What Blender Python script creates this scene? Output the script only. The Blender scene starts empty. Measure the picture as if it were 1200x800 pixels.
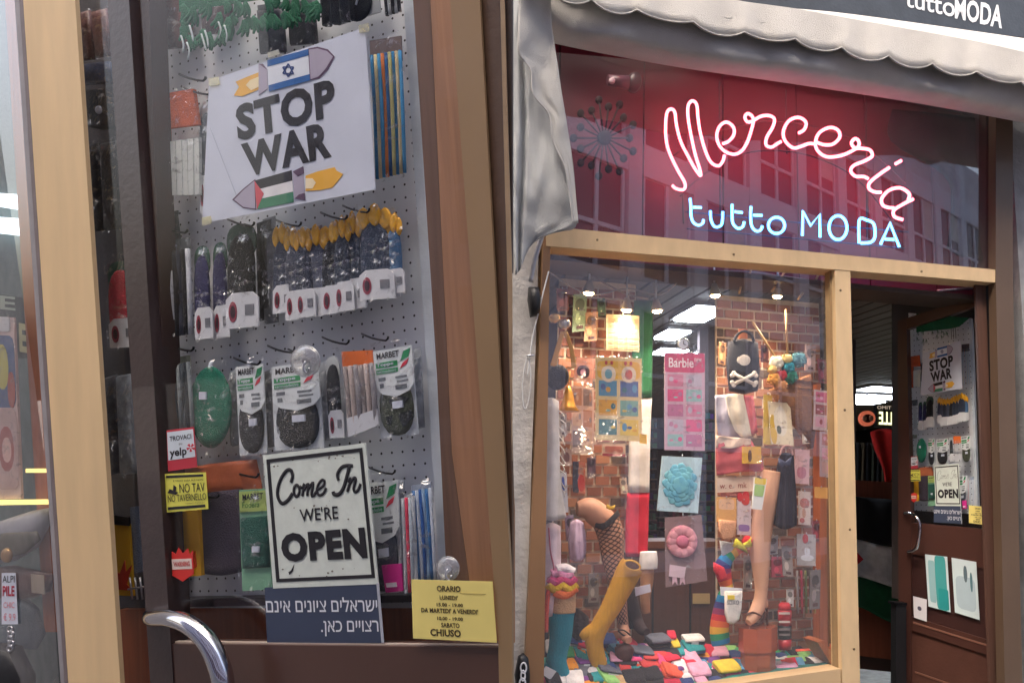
import bpy, bmesh, math, random
from mathutils import Vector, Matrix, noise
random.seed(7)
sc = bpy.context.scene
COL = sc.collection
R = math.radians

# ---------------------------------------------------------------- camera
F = 1000.0; CX, CY = 820.0, 400.0; PITCH = R(9.6); EYE = Vector((0, 0, 1.6))
cd = bpy.data.cameras.new('camera'); cam = bpy.data.objects.new('camera', cd); COL.objects.link(cam)
cd.sensor_width = 36; cd.lens = 36 * F / 1200; cd.shift_x = (600 - CX) / 1200; cd.clip_start = 0.05; cd.clip_end = 500
cam.location = EYE; cam.rotation_euler = (R(90) + PITCH, 0, 0); sc.camera = cam
# ---------------------------------------------------------------- world, sun, exposure
w = bpy.data.worlds.new('World'); sc.world = w; w.use_nodes = True
nt = w.node_tree; bg = nt.nodes['Background']; sky = nt.nodes.new('ShaderNodeTexSky'); sky.sky_type = 'NISHITA'
SUN_EL, SUN_ROT = R(48), R(200)
sky.sun_disc = False; sky.sun_elevation = SUN_EL; sky.sun_rotation = SUN_ROT; sky.dust_density = 9; sky.ozone_density = 0.6; sky.air_density = 1.0
nt.links.new(sky.outputs[0], bg.inputs[0]); bg.inputs[1].default_value = 0.15
sd = bpy.data.lights.new('sun', 'SUN'); sd.energy = 0.6; sd.angle = R(25); sd.color = (1, .96, .9)
so = bpy.data.objects.new('sun', sd); COL.objects.link(so)
sdir = Vector((math.sin(SUN_ROT) * math.cos(SUN_EL), math.cos(SUN_ROT) * math.cos(SUN_EL), math.sin(SUN_EL)))
so.rotation_euler = sdir.to_track_quat('Z', 'Y').to_euler()
sc.view_settings.view_transform = 'Standard'; sc.view_settings.look = 'None'; sc.view_settings.gamma = 1
sc.view_settings.exposure = 1.75
sc.cycles.use_denoising = True; sc.cycles.transparent_max_bounces = 40; sc.cycles.max_bounces = 10
sc.cycles.sample_clamp_indirect = 4

# ---------------------------------------------------------------- frames (real planes standing in the world)
RC = Matrix.Rotation(R(90) + PITCH, 3, 'X')
def ray(px, py): return RC @ Vector(((px - CX) / F, -(py - CY) / F, -1))
class Frame:
    def __init__(s, O, U, V, pre=None):
        s.O = O; s.U = U.normalized(); s.V = (V - V.dot(s.U) * s.U).normalized(); s.N = s.U.cross(s.V); s.pre = pre
        s.M = Matrix(((s.U.x, s.V.x, s.N.x, O.x), (s.U.y, s.V.y, s.N.y, O.y), (s.U.z, s.V.z, s.N.z, O.z), (0, 0, 0, 1)))
        s.I = s.M.inverted()
    def at(s, px, py, z=0.0):
        if s.pre: px, py = s.pre(px, py)
        d = ray(px, py); P0 = s.O + z * s.N
        t = (P0 - EYE).dot(s.N) / d.dot(s.N)
        return s.I @ (EYE + t * d)
    def sc(s, px, py, z=0.0):
        return (s.at(px + 2, py, z) - s.at(px - 2, py, z)).length / 4
# facade of the shop
YR = R(21)
FR = Frame(EYE + ray(800, 560) * 3.8, Vector((math.cos(YR), math.sin(YR), 0)), Vector((0, 0, 1)))
# near door leaf
dh = -(RC @ Vector(((-1730 - CX) / F, -(725 - CY) / F, -1)))
dv = RC @ Vector((-.062, 1, -.06))
FL = Frame(EYE + ray(400, 400) * 1.9, dh, dv)
# open door further right; its pixels follow from the near leaf by a plane-to-plane mapping
def solve(A, b):
    n = len(b); A = [r[:] + [b[i]] for i, r in enumerate(A)]
    for i in range(n):
        p = max(range(i, n), key=lambda k: abs(A[k][i])); A[i], A[p] = A[p], A[i]
        for k in range(n):
            if k != i:
                f = A[k][i] / A[i][i]
                A[k] = [a - f * c for a, c in zip(A[k], A[i])]
    return [A[i][n] / A[i][i] for i in range(n)]
PA = [(245, 95), (428, 32), (440, 222), (237, 262), (308, 533), (428, 520), (442, 684), (320, 688), (482, 679), (577, 682), (581, 752), (484, 748)]
PB = [(1084, 412), (1125, 399.5), (1127, 454.5), (1078, 464), (1094.5, 548), (1122, 545), (1125.4, 590), (1095.5, 591), (1136, 592), (1158, 593), (1159.4, 616), (1136.6, 613)]
def homog(A, B):
    rows = []; rhs = []
    for (x, y), (X, Y) in zip(A, B):
        x /= 500; y /= 500
        rows.append([x, y, 1, 0, 0, 0, -X * x, -X * y]); rhs.append(X)
        rows.append([0, 0, 0, x, y, 1, -Y * x, -Y * y]); rhs.append(Y)
    n = 8
    ATA = [[sum(r[i] * r[j] for r in rows) for j in range(n)] for i in range(n)]
    ATb = [sum(r[i] * c for r, c in zip(rows, rhs)) for i in range(n)]
    h = solve(ATA, ATb)
    def f(x, y):
        x /= 500; y /= 500; d = h[6] * x + h[7] * y + 1
        return ((h[0] * x + h[1] * y + h[2]) / d, (h[3] * x + h[4] * y + h[5]) / d)
    return f
HM = homog(PA, PB)
_h = FR.M @ FR.at(1163, 570, -.12); _l = FR.M @ FR.at(1052, 570, -.62)
FM0 = Frame(_h, _h - _l, Vector((0, 0, 1)))
FM = Frame(_h, _h - _l, Vector((0, 0, 1)), HM)

# ---------------------------------------------------------------- materials
def lin(c): return tuple((v / 255 / 12.92) if v / 255 <= .04045 else ((v / 255 + .055) / 1.055) ** 2.4 for v in c)
MC = {}
def mk(c, rough=.6, var=.12, sc_=12, bump=.15, bs=60, metal=0.0, coat=0.0, emit=0, trans=0, key=None, sheen=0.0, stretch=None):
    k = key or (c, rough, var, sc_, bump, bs, metal, coat, emit, sheen, stretch)
    if k in MC: return MC[k]
    m = bpy.data.materials.new('material'); m.use_nodes = True; N = m.node_tree.nodes; L = m.node_tree.links; b = N['Principled BSDF']
    col = lin(c); tc = N.new('ShaderNodeTexCoord'); src = tc.outputs['Object']
    if stretch:
        mp = N.new('ShaderNodeMapping'); mp.inputs['Scale'].default_value = stretch; L.new(src, mp.inputs[0]); src = mp.outputs[0]
    if var:
        nz = N.new('ShaderNodeTexNoise'); nz.inputs['Scale'].default_value = sc_; nz.inputs['Detail'].default_value = 6; L.new(src, nz.inputs[0])
        rp = N.new('ShaderNodeValToRGB'); e = rp.color_ramp.elements
        e[0].position = .3; e[1].position = .7
        e[0].color = (*[v * (1 - var) for v in col], 1); e[1].color = (*[min(1, v * (1 + var)) for v in col], 1)
        L.new(nz.outputs['Fac'], rp.inputs[0]); L.new(rp.outputs[0], b.inputs['Base Color'])
    else: b.inputs['Base Color'].default_value = (*col, 1)
    if bump:
        n2 = N.new('ShaderNodeTexNoise'); n2.inputs['Scale'].default_value = bs; n2.inputs['Detail'].default_value = 4; L.new(src, n2.inputs[0])
        bp = N.new('ShaderNodeBump'); bp.inputs['Strength'].default_value = bump; bp.inputs['Distance'].default_value = .01; L.new(n2.outputs['Fac'], bp.inputs['Height']); L.new(bp.outputs[0], b.inputs['Normal'])
    b.inputs['Roughness'].default_value = rough; b.inputs['Metallic'].default_value = metal
    b.inputs['Coat Weight'].default_value = coat; b.inputs['Sheen Weight'].default_value = sheen
    if emit: b.inputs['Emission Color'].default_value = (*col, 1); b.inputs['Emission Strength'].default_value = emit
    MC[k] = m; return m
def fabric(c, v=.12): return mk(c, .9, v, 25, .5, 260, sheen=.04)
def knit(c): return mk(c, .95, .14, 30, .7, 150, sheen=.05)
def paper(c, v=.05): return mk(c, .55, v, 8, .35, 5)
def wood(c, v=.16): return mk(c, .5, v, 4, .08, 50, stretch=(18, .7, 18))
def paint(c): return mk(c, .45, .06, 3, .04, 80, coat=.1)
def glassmat(k, base, mul, dirt=0.0, tint=(1, 1, 1), rough=0.0):
    if k in MC: return MC[k]
    m = bpy.data.materials.new('glass'); m.use_nodes = True; N = m.node_tree.nodes; L = m.node_tree.links; N.clear()
    o = N.new('ShaderNodeOutputMaterial'); t = N.new('ShaderNodeBsdfTransparent'); t.inputs[0].default_value = (*tint, 1)
    g = N.new('ShaderNodeBsdfGlossy'); g.inputs['Roughness'].default_value = rough; g.inputs[0].default_value = (1, 1, 1, 1)
    lw = N.new('ShaderNodeLayerWeight'); lw.inputs[0].default_value = .5; fr = N.new('ShaderNodeMath'); fr.operation = 'POWER'; fr.inputs[1].default_value = 4; L.new(lw.outputs['Facing'], fr.inputs[0])
    ma = N.new('ShaderNodeMath'); ma.operation = 'MULTIPLY_ADD'; ma.inputs[1].default_value = mul; ma.inputs[2].default_value = base; ma.use_clamp = True
    mx = N.new('ShaderNodeMixShader'); L.new(fr.outputs[0], ma.inputs[0]); L.new(ma.outputs[0], mx.inputs[0]); L.new(t.outputs[0], mx.inputs[1]); L.new(g.outputs[0], mx.inputs[2])
    out = mx
    if dirt:
        d = N.new('ShaderNodeBsdfDiffuse'); d.inputs[0].default_value = (.8, .8, .85, 1)
        nz = N.new('ShaderNodeTexNoise'); nz.inputs['Scale'].default_value = 3; nz.inputs['Detail'].default_value = 8
        m2 = N.new('ShaderNodeMath'); m2.operation = 'MULTIPLY'; m2.inputs[1].default_value = dirt * 2; L.new(nz.outputs['Fac'], m2.inputs[0])
        x2 = N.new('ShaderNodeMixShader'); L.new(m2.outputs[0], x2.inputs[0]); L.new(mx.outputs[0], x2.inputs[1]); L.new(d.outputs[0], x2.inputs[2]); out = x2
    L.new(out.outputs[0], o.inputs[0]); MC[k] = m; return m
def film():
    k = 'film'
    if k in MC: return MC[k]
    m = bpy.data.materials.new('plastic_film'); m.use_nodes = True; N = m.node_tree.nodes; L = m.node_tree.links; N.clear()
    o = N.new('ShaderNodeOutputMaterial'); t = N.new('ShaderNodeBsdfTransparent')
    g = N.new('ShaderNodeBsdfGlossy'); g.inputs['Roughness'].default_value = .07
    d = N.new('ShaderNodeBsdfDiffuse'); d.inputs[0].default_value = (.75, .78, .8, 1)
    tc = N.new('ShaderNodeTexCoord'); nz = N.new('ShaderNodeTexNoise'); nz.inputs['Scale'].default_value = 16; nz.inputs['Detail'].default_value = 2; nz.inputs['Distortion'].default_value = 1.5
    L.new(tc.outputs['Object'], nz.inputs[0])
    bp = N.new('ShaderNodeBump'); bp.inputs['Strength'].default_value = 1; bp.inputs['Distance'].default_value = .02; L.new(nz.outputs['Fac'], bp.inputs['Height']); L.new(bp.outputs[0], g.inputs['Normal'])
    a = N.new('ShaderNodeMixShader'); a.inputs[0].default_value = .055; b = N.new('ShaderNodeMixShader'); b.inputs[0].default_value = .004
    n3 = N.new('ShaderNodeTexNoise'); n3.inputs['Scale'].default_value = 22; n3.inputs['Detail'].default_value = 3; n3.inputs['Distortion'].default_value = 2.5; L.new(tc.outputs['Object'], n3.inputs[0])
    mr = N.new('ShaderNodeMapRange'); mr.inputs[1].default_value = .56; mr.inputs[2].default_value = .70; mr.inputs[3].default_value = .006; mr.inputs[4].default_value = .34; L.new(n3.outputs['Fac'], mr.inputs[0]); L.new(mr.outputs[0], a.inputs[0])
    L.new(t.outputs[0], a.inputs[1]); L.new(g.outputs[0], a.inputs[2]); L.new(a.outputs[0], b.inputs[1]); L.new(d.outputs[0], b.inputs[2]); L.new(b.outputs[0], o.inputs[0])
    MC[k] = m; return m
def ramp_mat(key, cols, rough=.85, axis=0, scale=1.0):
    # stripes along the length of a knitted tube (real dye of the yarn), read from its UV
    if key in MC: return MC[key]
    m = bpy.data.materials.new('striped_knit'); m.use_nodes = True; N = m.node_tree.nodes; L = m.node_tree.links; b = N['Principled BSDF']
    uv = N.new('ShaderNodeUVMap'); sp = N.new('ShaderNodeSeparateXYZ'); L.new(uv.outputs[0], sp.inputs[0])
    mm = N.new('ShaderNodeMath'); mm.operation = 'MULTIPLY'; mm.inputs[1].default_value = scale; L.new(sp.outputs[axis], mm.inputs[0])
    fr = N.new('ShaderNodeMath'); fr.operation = 'FRACT'; L.new(mm.outputs[0], fr.inputs[0])
    rp = N.new('ShaderNodeValToRGB'); rp.color_ramp.interpolation = 'CONSTANT'; e = rp.color_ramp.elements
    for i, c in enumerate(cols):
        if i < 2: el = e[i]; el.position = i / len(cols)
        else: el = e.new(i / len(cols))
        el.color = (*lin(c), 1)
    L.new(fr.outputs[0], rp.inputs[0]); L.new(rp.outputs[0], b.inputs['Base Color']); b.inputs['Roughness'].default_value = rough
    nz = N.new('ShaderNodeTexNoise'); nz.inputs['Scale'].default_value = 200; bp = N.new('ShaderNodeBump'); bp.inputs['Strength'].default_value = .5; bp.inputs['Distance'].default_value = .01
    L.new(nz.outputs['Fac'], bp.inputs['Height']); L.new(bp.outputs[0], b.inputs['Normal'])
    MC[key] = m; return m
def net_mat(key, skin, net, n=10, m_=22, wdt=.16):
    if key in MC: return MC[key]
    m = bpy.data.materials.new('fishnet'); m.use_nodes = True; N = m.node_tree.nodes; L = m.node_tree.links; b = N['Principled BSDF']
    uv = N.new('ShaderNodeUVMap'); sp = N.new('ShaderNodeSeparateXYZ'); L.new(uv.outputs[0], sp.inputs[0])
    def math_(op, a, bb, clamp=False):
        x = N.new('ShaderNodeMath'); x.operation = op
        for i, v in enumerate((a, bb)):
            if isinstance(v, (int, float)): x.inputs[i].default_value = v
            elif v is not None: L.new(v, x.inputs[i])
        return x.outputs[0]
    u = math_('MULTIPLY', sp.outputs[0], m_); v = math_('MULTIPLY', sp.outputs[1], n)
    f1 = math_('LESS_THAN', math_('FRACT', math_('ADD', u, v), None), wdt); f2 = math_('LESS_THAN', math_('FRACT', math_('ADD', math_('SUBTRACT', u, v), 100), None), wdt)
    f = math_('MAXIMUM', f1, f2); mx = N.new('ShaderNodeMix'); mx.data_type = 'RGBA'; L.new(f, mx.inputs[0]); mx.inputs[6].default_value = (*lin(skin), 1); mx.inputs[7].default_value = (*lin(net), 1)
    L.new(mx.outputs[2], b.inputs['Base Color']); b.inputs['Roughness'].default_value = .6; MC[key] = m; return m
def peg_mat():
    if 'peg' in MC: return MC['peg']
    m = bpy.data.materials.new('perforated_board'); m.use_nodes = True; N = m.node_tree.nodes; L = m.node_tree.links; b = N['Principled BSDF']
    tc = N.new('ShaderNodeTexCoord'); sp = N.new('ShaderNodeSeparateXYZ'); L.new(tc.outputs['Object'], sp.inputs[0])
    def M_(op, a, bb=None):
        x = N.new('ShaderNodeMath'); x.operation = op
        for i, v in enumerate((a, bb)):
            if isinstance(v, (int, float)): x.inputs[i].default_value = v
            elif v is not None: L.new(v, x.inputs[i])
        return x.outputs[0]
    def ax(o): return M_('POWER', M_('SUBTRACT', M_('FRACT', M_('ADD', M_('MULTIPLY', o, 1 / .031), 200)), .5), 2)
    d = M_('LESS_THAN', M_('ADD', ax(sp.outputs[0]), ax(sp.outputs[1])), .009)
    mx = N.new('ShaderNodeMix'); mx.data_type = 'RGBA'; L.new(d, mx.inputs[0]); mx.inputs[6].default_value = (*lin((222, 225, 230)), 1); mx.inputs[7].default_value = (.02, .02, .025, 1)
    L.new(mx.outputs[2], b.inputs['Base Color']); b.inputs['Roughness'].default_value = .5; MC['peg'] = m; return m

# ---------------------------------------------------------------- mesh builder in frame coordinates
def bl(q, s, t):
    a = Vector(q[0][:2]); b = Vector(q[1][:2]); c = Vector(q[2][:2]); d = Vector(q[3][:2])
    return tuple((a * (1 - s) + b * s) * (1 - t) + (d * (1 - s) + c * s) * t)
def sq(q, s0, t0, s1, t1): return [bl(q, s0, t0), bl(q, s1, t0), bl(q, s1, t1), bl(q, s0, t1)]
def rect(x0, y0, x1, y1): return [(x0, y0), (x1, y0), (x1, y1), (x0, y1)]
def skew(x0, y0, x1, y1, dl=0.0, lean=0.0): # box whose right side is dl px lower and whose foot is lean px to the right
    return [(x0, y0), (x1, y0 + dl), (x1 + lean, y1 + dl), (x0 + lean, y1)]
def qell(q, s0=0, t0=0, s1=1, t1=1, n=20, pw=2.0):
    r = []
    for k in range(n):
        a = 2 * math.pi * k / n; c, s = math.cos(a), math.sin(a)
        x = math.copysign(abs(c) ** (2 / pw), c); y = math.copysign(abs(s) ** (2 / pw), s)
        r.append(bl(q, s0 + (s1 - s0) * (.5 + .5 * x), t0 + (t1 - t0) * (.5 + .5 * y)))
    return r
def ell(cx, cy, rx, ry, n=20): return [(cx + rx * math.cos(2 * math.pi * k / n), cy + ry * math.sin(2 * math.pi * k / n)) for k in range(n)]
def crom(P, n=6, closed=False):
    P = [Vector(p) for p in P]; out = []; L = len(P)
    for i in range(L if closed else L - 1):
        g = (lambda k: P[k % L]) if closed else (lambda k: P[max(0, min(L - 1, k))])
        a, b, c, d = g(i - 1), g(i), g(i + 1), g(i + 2)
        for j in range(n):
            t = j / n
            out.append(.5 * ((2 * b) + (c - a) * t + (2 * a - 5 * b + 4 * c - d) * t * t + (3 * b - a - 3 * c + d) * t ** 3))
    if not closed: out.append(P[-1])
    return out
_TX = {}
def text_src(s, off):
    if (s, off) in _TX: return _TX[(s, off)]
    c = bpy.data.curves.new('t', 'FONT'); c.body = s; c.offset = off; c.resolution_u = 3; c.space_character = 1 + max(0, off - .02) * 3
    o = bpy.data.objects.new('t', c); COL.objects.link(o); dg = bpy.context.evaluated_depsgraph_get(); dg.update()
    me = bpy.data.meshes.new_from_object(o.evaluated_get(dg)); v = [tuple(x.co[:2]) for x in me.vertices]; f = [tuple(p.vertices) for p in me.polygons]
    bpy.data.objects.remove(o); bpy.data.curves.remove(c); bpy.data.meshes.remove(me)
    x0 = min(p[0] for p in v); x1 = max(p[0] for p in v); y0 = min(p[1] for p in v); y1 = max(p[1] for p in v)
    v = [((p[0] - x0) / (x1 - x0), 1 - (p[1] - y0) / (y1 - y0)) for p in v]; _TX[(s, off)] = (v, f); return v, f
class MB:
    def __init__(s, fr): s.fr = fr; s.v = []; s.f = []; s.uv = {}; s.smooth = set()
    def addv(s, L): n = len(s.v); s.v += [Vector(p) for p in L]; return n
    def prism(s, poly, z0, z1=None, dz=None):
        """outline in the plane at depth z0, thickened back (or forward) to z1"""
        if z1 is None: z1 = z0 - .002
        P = [s.fr.at(p[0], p[1], z0) for p in poly]
        # orient
        A = sum(P[i].x * P[(i + 1) % len(P)].y - P[(i + 1) % len(P)].x * P[i].y for i in range(len(P)))
        if A < 0: P = P[::-1]
        n = len(P); b = s.addv(P); s.addv([(p.x, p.y, z1) for p in P])
        F_ = [tuple(range(b, b + n)), tuple(range(b + 2 * n - 1, b + n - 1, -1))] + [(b + i, b + n + i, b + n + (i + 1) % n, b + (i + 1) % n) for i in range(n)]
        if z1 > z0: F_ = [tuple(reversed(f)) for f in F_]
        s.f += F_; return s
    def box(s, c, h, rot=0.0, tilt=0.0, roll=0.0):
        Mx = Matrix.Translation(c) @ Matrix.Rotation(rot, 4, 'Y') @ Matrix.Rotation(tilt, 4, 'X') @ Matrix.Rotation(roll, 4, 'Z')
        P = [Mx @ Vector((x * h[0], y * h[1], z * h[2])) for x in (-1, 1) for y in (-1, 1) for z in (-1, 1)]
        b = s.addv(P); s.f += [tuple(b + i for i in f) for f in ((0, 1, 3, 2), (4, 6, 7, 5), (0, 4, 5, 1), (2, 3, 7, 6), (0, 2, 6, 4), (1, 5, 7, 3))]; return s
    def pillow(s, poly, z, bulge, back=None, rings=((1, 0), (.93, .55), (.75, .85), (.4, 1))):
        P = [s.fr.at(p[0], p[1], z) for p in poly]
        A = sum(P[i].x * P[(i + 1) % len(P)].y - P[(i + 1) % len(P)].x * P[i].y for i in range(len(P)))
        if A < 0: P = P[::-1]
        c = sum(P, Vector()) / len(P); n = len(P); st = []
        for k, h in rings: st.append(s.addv([c + (p - c) * k + Vector((0, 0, h * bulge)) for p in P]))
        t = s.addv([c + Vector((0, 0, bulge))]); f0 = len(s.f)
        for a, b in zip(st, st[1:]): s.f += [(a + i, a + (i + 1) % n, b + (i + 1) % n, b + i) for i in range(n)]
        s.f += [(st[-1] + i, st[-1] + (i + 1) % n, t) for i in range(n)]
        s.f.append(tuple(range(st[0] + n - 1, st[0] - 1, -1))); s.smooth |= set(range(f0, len(s.f))); return s
    def tube(s, path, r, n=8, closed=False, flat=1.0):
        """path: frame-space points, r: metres or list"""
        path = [Vector(p) for p in path]; L = len(path); rr = r if isinstance(r, (list, tuple)) else [r] * L
        T = []
        for i in range(L):
            a = path[(i - 1) % L] if closed else path[max(0, i - 1)]; b = path[(i + 1) % L] if closed else path[min(L - 1, i + 1)]
            d = b - a; T.append(d.normalized() if d.length > 1e-9 else Vector((0, 1, 0)))
        u = T[0].orthogonal().normalized() if abs(T[0].z) > .9 else Vector((0, 0, 1)); base = len(s.v); f0 = len(s.f); us = []
        ln = [0.0]
        for i in range(1, L): ln.append(ln[-1] + (path[i] - path[i - 1]).length)
        for i in range(L):
            u = (u - u.dot(T[i]) * T[i])
            u = u.normalized() if u.length > 1e-6 else T[i].orthogonal().normalized()
            v = T[i].cross(u)
            s.addv([path[i] + rr[i] * (math.cos(2 * math.pi * k / n) * u * flat + math.sin(2 * math.pi * k / n) * v) for k in range(n)])
        for i in range(L if closed else L - 1):
            j = (i + 1) % L
            for k in range(n):
                k2 = (k + 1) % n; s.uv[len(s.f)] = [(ln[i] / (ln[-1] or 1), k / n), (ln[i] / (ln[-1] or 1), (k + 1) / n), (ln[j] / (ln[-1] or 1), (k + 1) / n), (ln[j] / (ln[-1] or 1), k / n)]
                s.f.append((base + i * n + k, base + i * n + k2, base + j * n + k2, base + j * n + k))
        s.smooth |= set(range(f0, len(s.f)))
        if not closed: s.f.append(tuple(range(base + n - 1, base - 1, -1))); s.f.append(tuple(range(base + (L - 1) * n, base + L * n)))
        return s
    def ptube(s, pts, rpx, z=0.0, sub=6, n=8, closed=False, flat=1.0):
        """points (px, py[, z]) with a radius in pixels of the picture scale; smooth"""
        Q = [(p[0], p[1], p[2] if len(p) > 2 else z) for p in pts]; C = crom(Q, sub, closed) if sub > 1 else [Vector(q) for q in Q]
        rl = rpx if isinstance(rpx, (list, tuple)) else None
        if rl: rs = [x.x for x in crom([(r_, 0, 0) for r_ in rl], sub)]
        P = [s.fr.at(c.x, c.y, c.z) for c in C]; rad = [(rs[i] if rl else rpx) * s.fr.sc(C[i].x, C[i].y, C[i].z) for i in range(len(C))]
        return s.tube(P, rad, n, closed, flat)
    def text(s, t, q, z, off=0.0):
        v, f = text_src(t, off); b = s.addv([s.fr.at(*bl(q, a, c), z) for a, c in v]); s.f += [tuple(b + i for i in g) for g in f]; return s
    def grid(s, rows, thick=.003, fold=None, nu=4, nv=4):
        """cloth through rows of (px,py,z)"""
        G = [crom(r_, nu) for r_ in rows]; m = len(G[0]); cols = [crom([G[i][j] for i in range(len(G))], nv) for j in range(m)]
        H = len(cols[0]); V = []
        for i in range(H):
            for j in range(m):
                p = cols[j][i]; z = p.z + (fold(j / (m - 1), i / (H - 1)) if fold else 0); V.append(s.fr.at(p.x, p.y, z))
        b = s.addv(V); b2 = s.addv([p - Vector((0, 0, thick)) for p in V]); f0 = len(s.f)
        for i in range(H - 1):
            for j in range(m - 1):
                a = b + i * m + j; s.uv[len(s.f)] = [(i / (H - 1), j / m), ((i + 1) / (H - 1), j / m), ((i + 1) / (H - 1), (j + 1) / m), (i / (H - 1), (j + 1) / m)]
                s.f.append((a, a + m, a + m + 1, a + 1)); a += b2 - b; s.f.append((a, a + 1, a + m + 1, a + m))
        for j in range(m - 1):
            s.f.append((b + j, b + j + 1, b2 + j + 1, b2 + j)); k = (H - 1) * m; s.f.append((b + k + j + 1, b + k + j, b2 + k + j, b2 + k + j + 1))
        for i in range(H - 1):
            s.f.append((b + (i + 1) * m, b + i * m, b2 + i * m, b2 + (i + 1) * m)); k = m - 1; s.f.append((b + i * m + k, b + (i + 1) * m + k, b2 + (i + 1) * m + k, b2 + i * m + k))
        s.smooth |= set(range(f0, len(s.f))); return s
NP = [0]
class Thing:
    def __init__(s, fr, name, label=None, cat=None, group=None, kind=None):
        s.fr = fr; s.name = name; s.label = label; s.cat = cat; s.group = group; s.kind = kind; s.p = []
        if fr is FM and label:
            ws = label.replace(',', '').split()[:11]
            while ws[-1] in ('in', 'the', 'of', 'a', 'and', 'with', 'at', 'on', 'by', 'to', 'right', 'beside', 'behind', 'between', 'under', 'low', 'near', 'upper'): ws.pop()
            s.label = ' '.join(ws) + SFX
        if fr is FM and group: s.group = group + ' in the far door'
    def add(s, name, mb, mat, parent=None, label=None, kind=None):
        s.p.append([name, mb, mat, parent, label, kind]); return len(s.p) - 1
    def done(s):
        allv = [v for p in s.p for v in p[1].v]
        x = (min(v.x for v in allv) + max(v.x for v in allv)) / 2; y = min(v.y for v in allv); z = (min(v.z for v in allv) + max(v.z for v in allv)) / 2
        base = Vector((x, y, z)); MW = s.fr.M @ Matrix.Translation(base); objs = []
        single = len(s.p) == 1
        if not single: root = bpy.data.objects.new(s.name, None); root.empty_display_size = .05; COL.objects.link(root); root.matrix_world = MW
        for name, mb, mat, parent, label, kind in s.p:
            me = bpy.data.meshes.new(name); me.from_pydata([v - base for v in mb.v], [], mb.f)
            if mb.uv:
                ul = me.uv_layers.new(name='UVMap')
                for fi, uvs in mb.uv.items():
                    ls = me.polygons[fi].loop_indices
                    for li, u in zip(ls, uvs): ul.data[li].uv = u
            if mb.smooth: me.polygons.foreach_set('use_smooth', [i in mb.smooth for i in range(len(me.polygons))])
            for m in (mat if isinstance(mat, (list, tuple)) else [mat]): me.materials.append(m)
            o = bpy.data.objects.new(s.name if single else name, me); COL.objects.link(o)
            if single: o.matrix_world = MW; root = o
            else: o.parent = root if parent is None else objs[parent]
            if label: o['label'] = label
            if kind: o['kind'] = kind
            objs.append(o)
        s.root = root; s.objs = objs; s.base = base
        if s.kind: root['kind'] = s.kind
        if s.label: root['label'] = s.label
        if s.cat: root['category'] = s.cat
        if s.group: root['group'] = s.group
        return s
def one(fr, name, mb, mat, label=None, cat=None, group=None, kind=None):
    t = Thing(fr, name, label, cat, group, kind); t.add(name, mb, mat); return t.done()
def copies(t, name, mesh, spots, parent=None):
    """alike pieces sharing mesh data as parts of thing t; spots = (loc rel. to base, scale)"""
    for i, (loc, s, m) in enumerate(spots):
        o = bpy.data.objects.new(name, m or mesh); COL.objects.link(o); o.parent = parent or t.root; o.location = loc; o.scale = s
def cube_mesh(mat, bev=.0):
    bm = bmesh.new(); bmesh.ops.create_cube(bm, size=1)
    me = bpy.data.meshes.new('piece'); bm.to_mesh(me); bm.free(); me.materials.append(mat); return me
SFX = ', in the open far door'

BLACK = mk((22, 22, 26), .5, .1); WHITE = paper((206, 212, 226)); CHROME = mk((215, 215, 222), .12, 0, bump=0, metal=1)
DARKMETAL = mk((30, 30, 34), .35, .1, metal=.6); INK = mk((28, 26, 34), .6, 0, bump=0); SILVER = mk((190, 190, 195), .3, .05, metal=.8)
GOLD = mk((208, 180, 140), .46, .09, 5, .06, 50, stretch=(3, 1, 3)); BROWN = mk((72, 47, 40), .4, .1, 4, .05, 60, coat=.2)
GLASS = glassmat('door_glass', .006, .35, .0015); SGLASS = glassmat('shop_glass', .07, .8, .018)
SGLASS2 = glassmat('sign_glass', .11, .8, .02)
exec_parts = []

# ================================================================ SETTING
FW = Frame(Vector((0, 0, 0)), Vector((1, 0, 0)), Vector((0, 0, 1)))          # world axes: (x, z, -y)
def wb(mb, x0, x1, y0, y1, z0, z1): return mb.box(((x0 + x1) / 2, (z0 + z1) / 2, -(y0 + y1) / 2), (abs(x1 - x0) / 2, abs(z1 - z0) / 2, abs(y1 - y0) / 2))
def rb(mb, u0, u1, v0, v1, z0, z1): return mb.box(((u0 + u1) / 2, (v0 + v1) / 2, (z0 + z1) / 2), (abs(u1 - u0) / 2, abs(v1 - v0) / 2, abs(z1 - z0) / 2))
VG = -FR.O.z                                                                # ground level in facade coordinates
def U_(px, py=500, z=0): return FR.at(px, py, z).x
def V_(px, py, z=0): return FR.at(px, py, z).y
one(FW, 'pavement', wb(MB(FW), -40, 40, -40, 40, -.3, 0), mk((120, 116, 112), .8, .2, 3, .3, 40), kind='structure')
STONE = mk((176, 172, 168), .8, .22, 9, .5, 45)
uL, uR = U_(621), U_(1192, 330)
m = MB(FR); rb(m, -6, U_(619, 640), VG, 2.2, -.35, .02); one(FR, 'stone_wall', m, STONE, 'pale rough stone pier beside the left post of the shopfront', 'wall', kind='structure')
m = MB(FR); rb(m, uR + .02, 9, VG, 2.2, -.35, .0); one(FR, 'stone_wall', m, mk((140, 140, 142), .8, .2, 9, .5, 45), 'grey stone wall at the right edge beside the brown door post', 'wall', kind='structure')
m = MB(FR); rb(m, -6, 9, 2.21, 7, -.35, -.06); one(FR, 'stone_wall', m, STONE, 'stone wall above the awning of the shop', 'wall', kind='structure')
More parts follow.
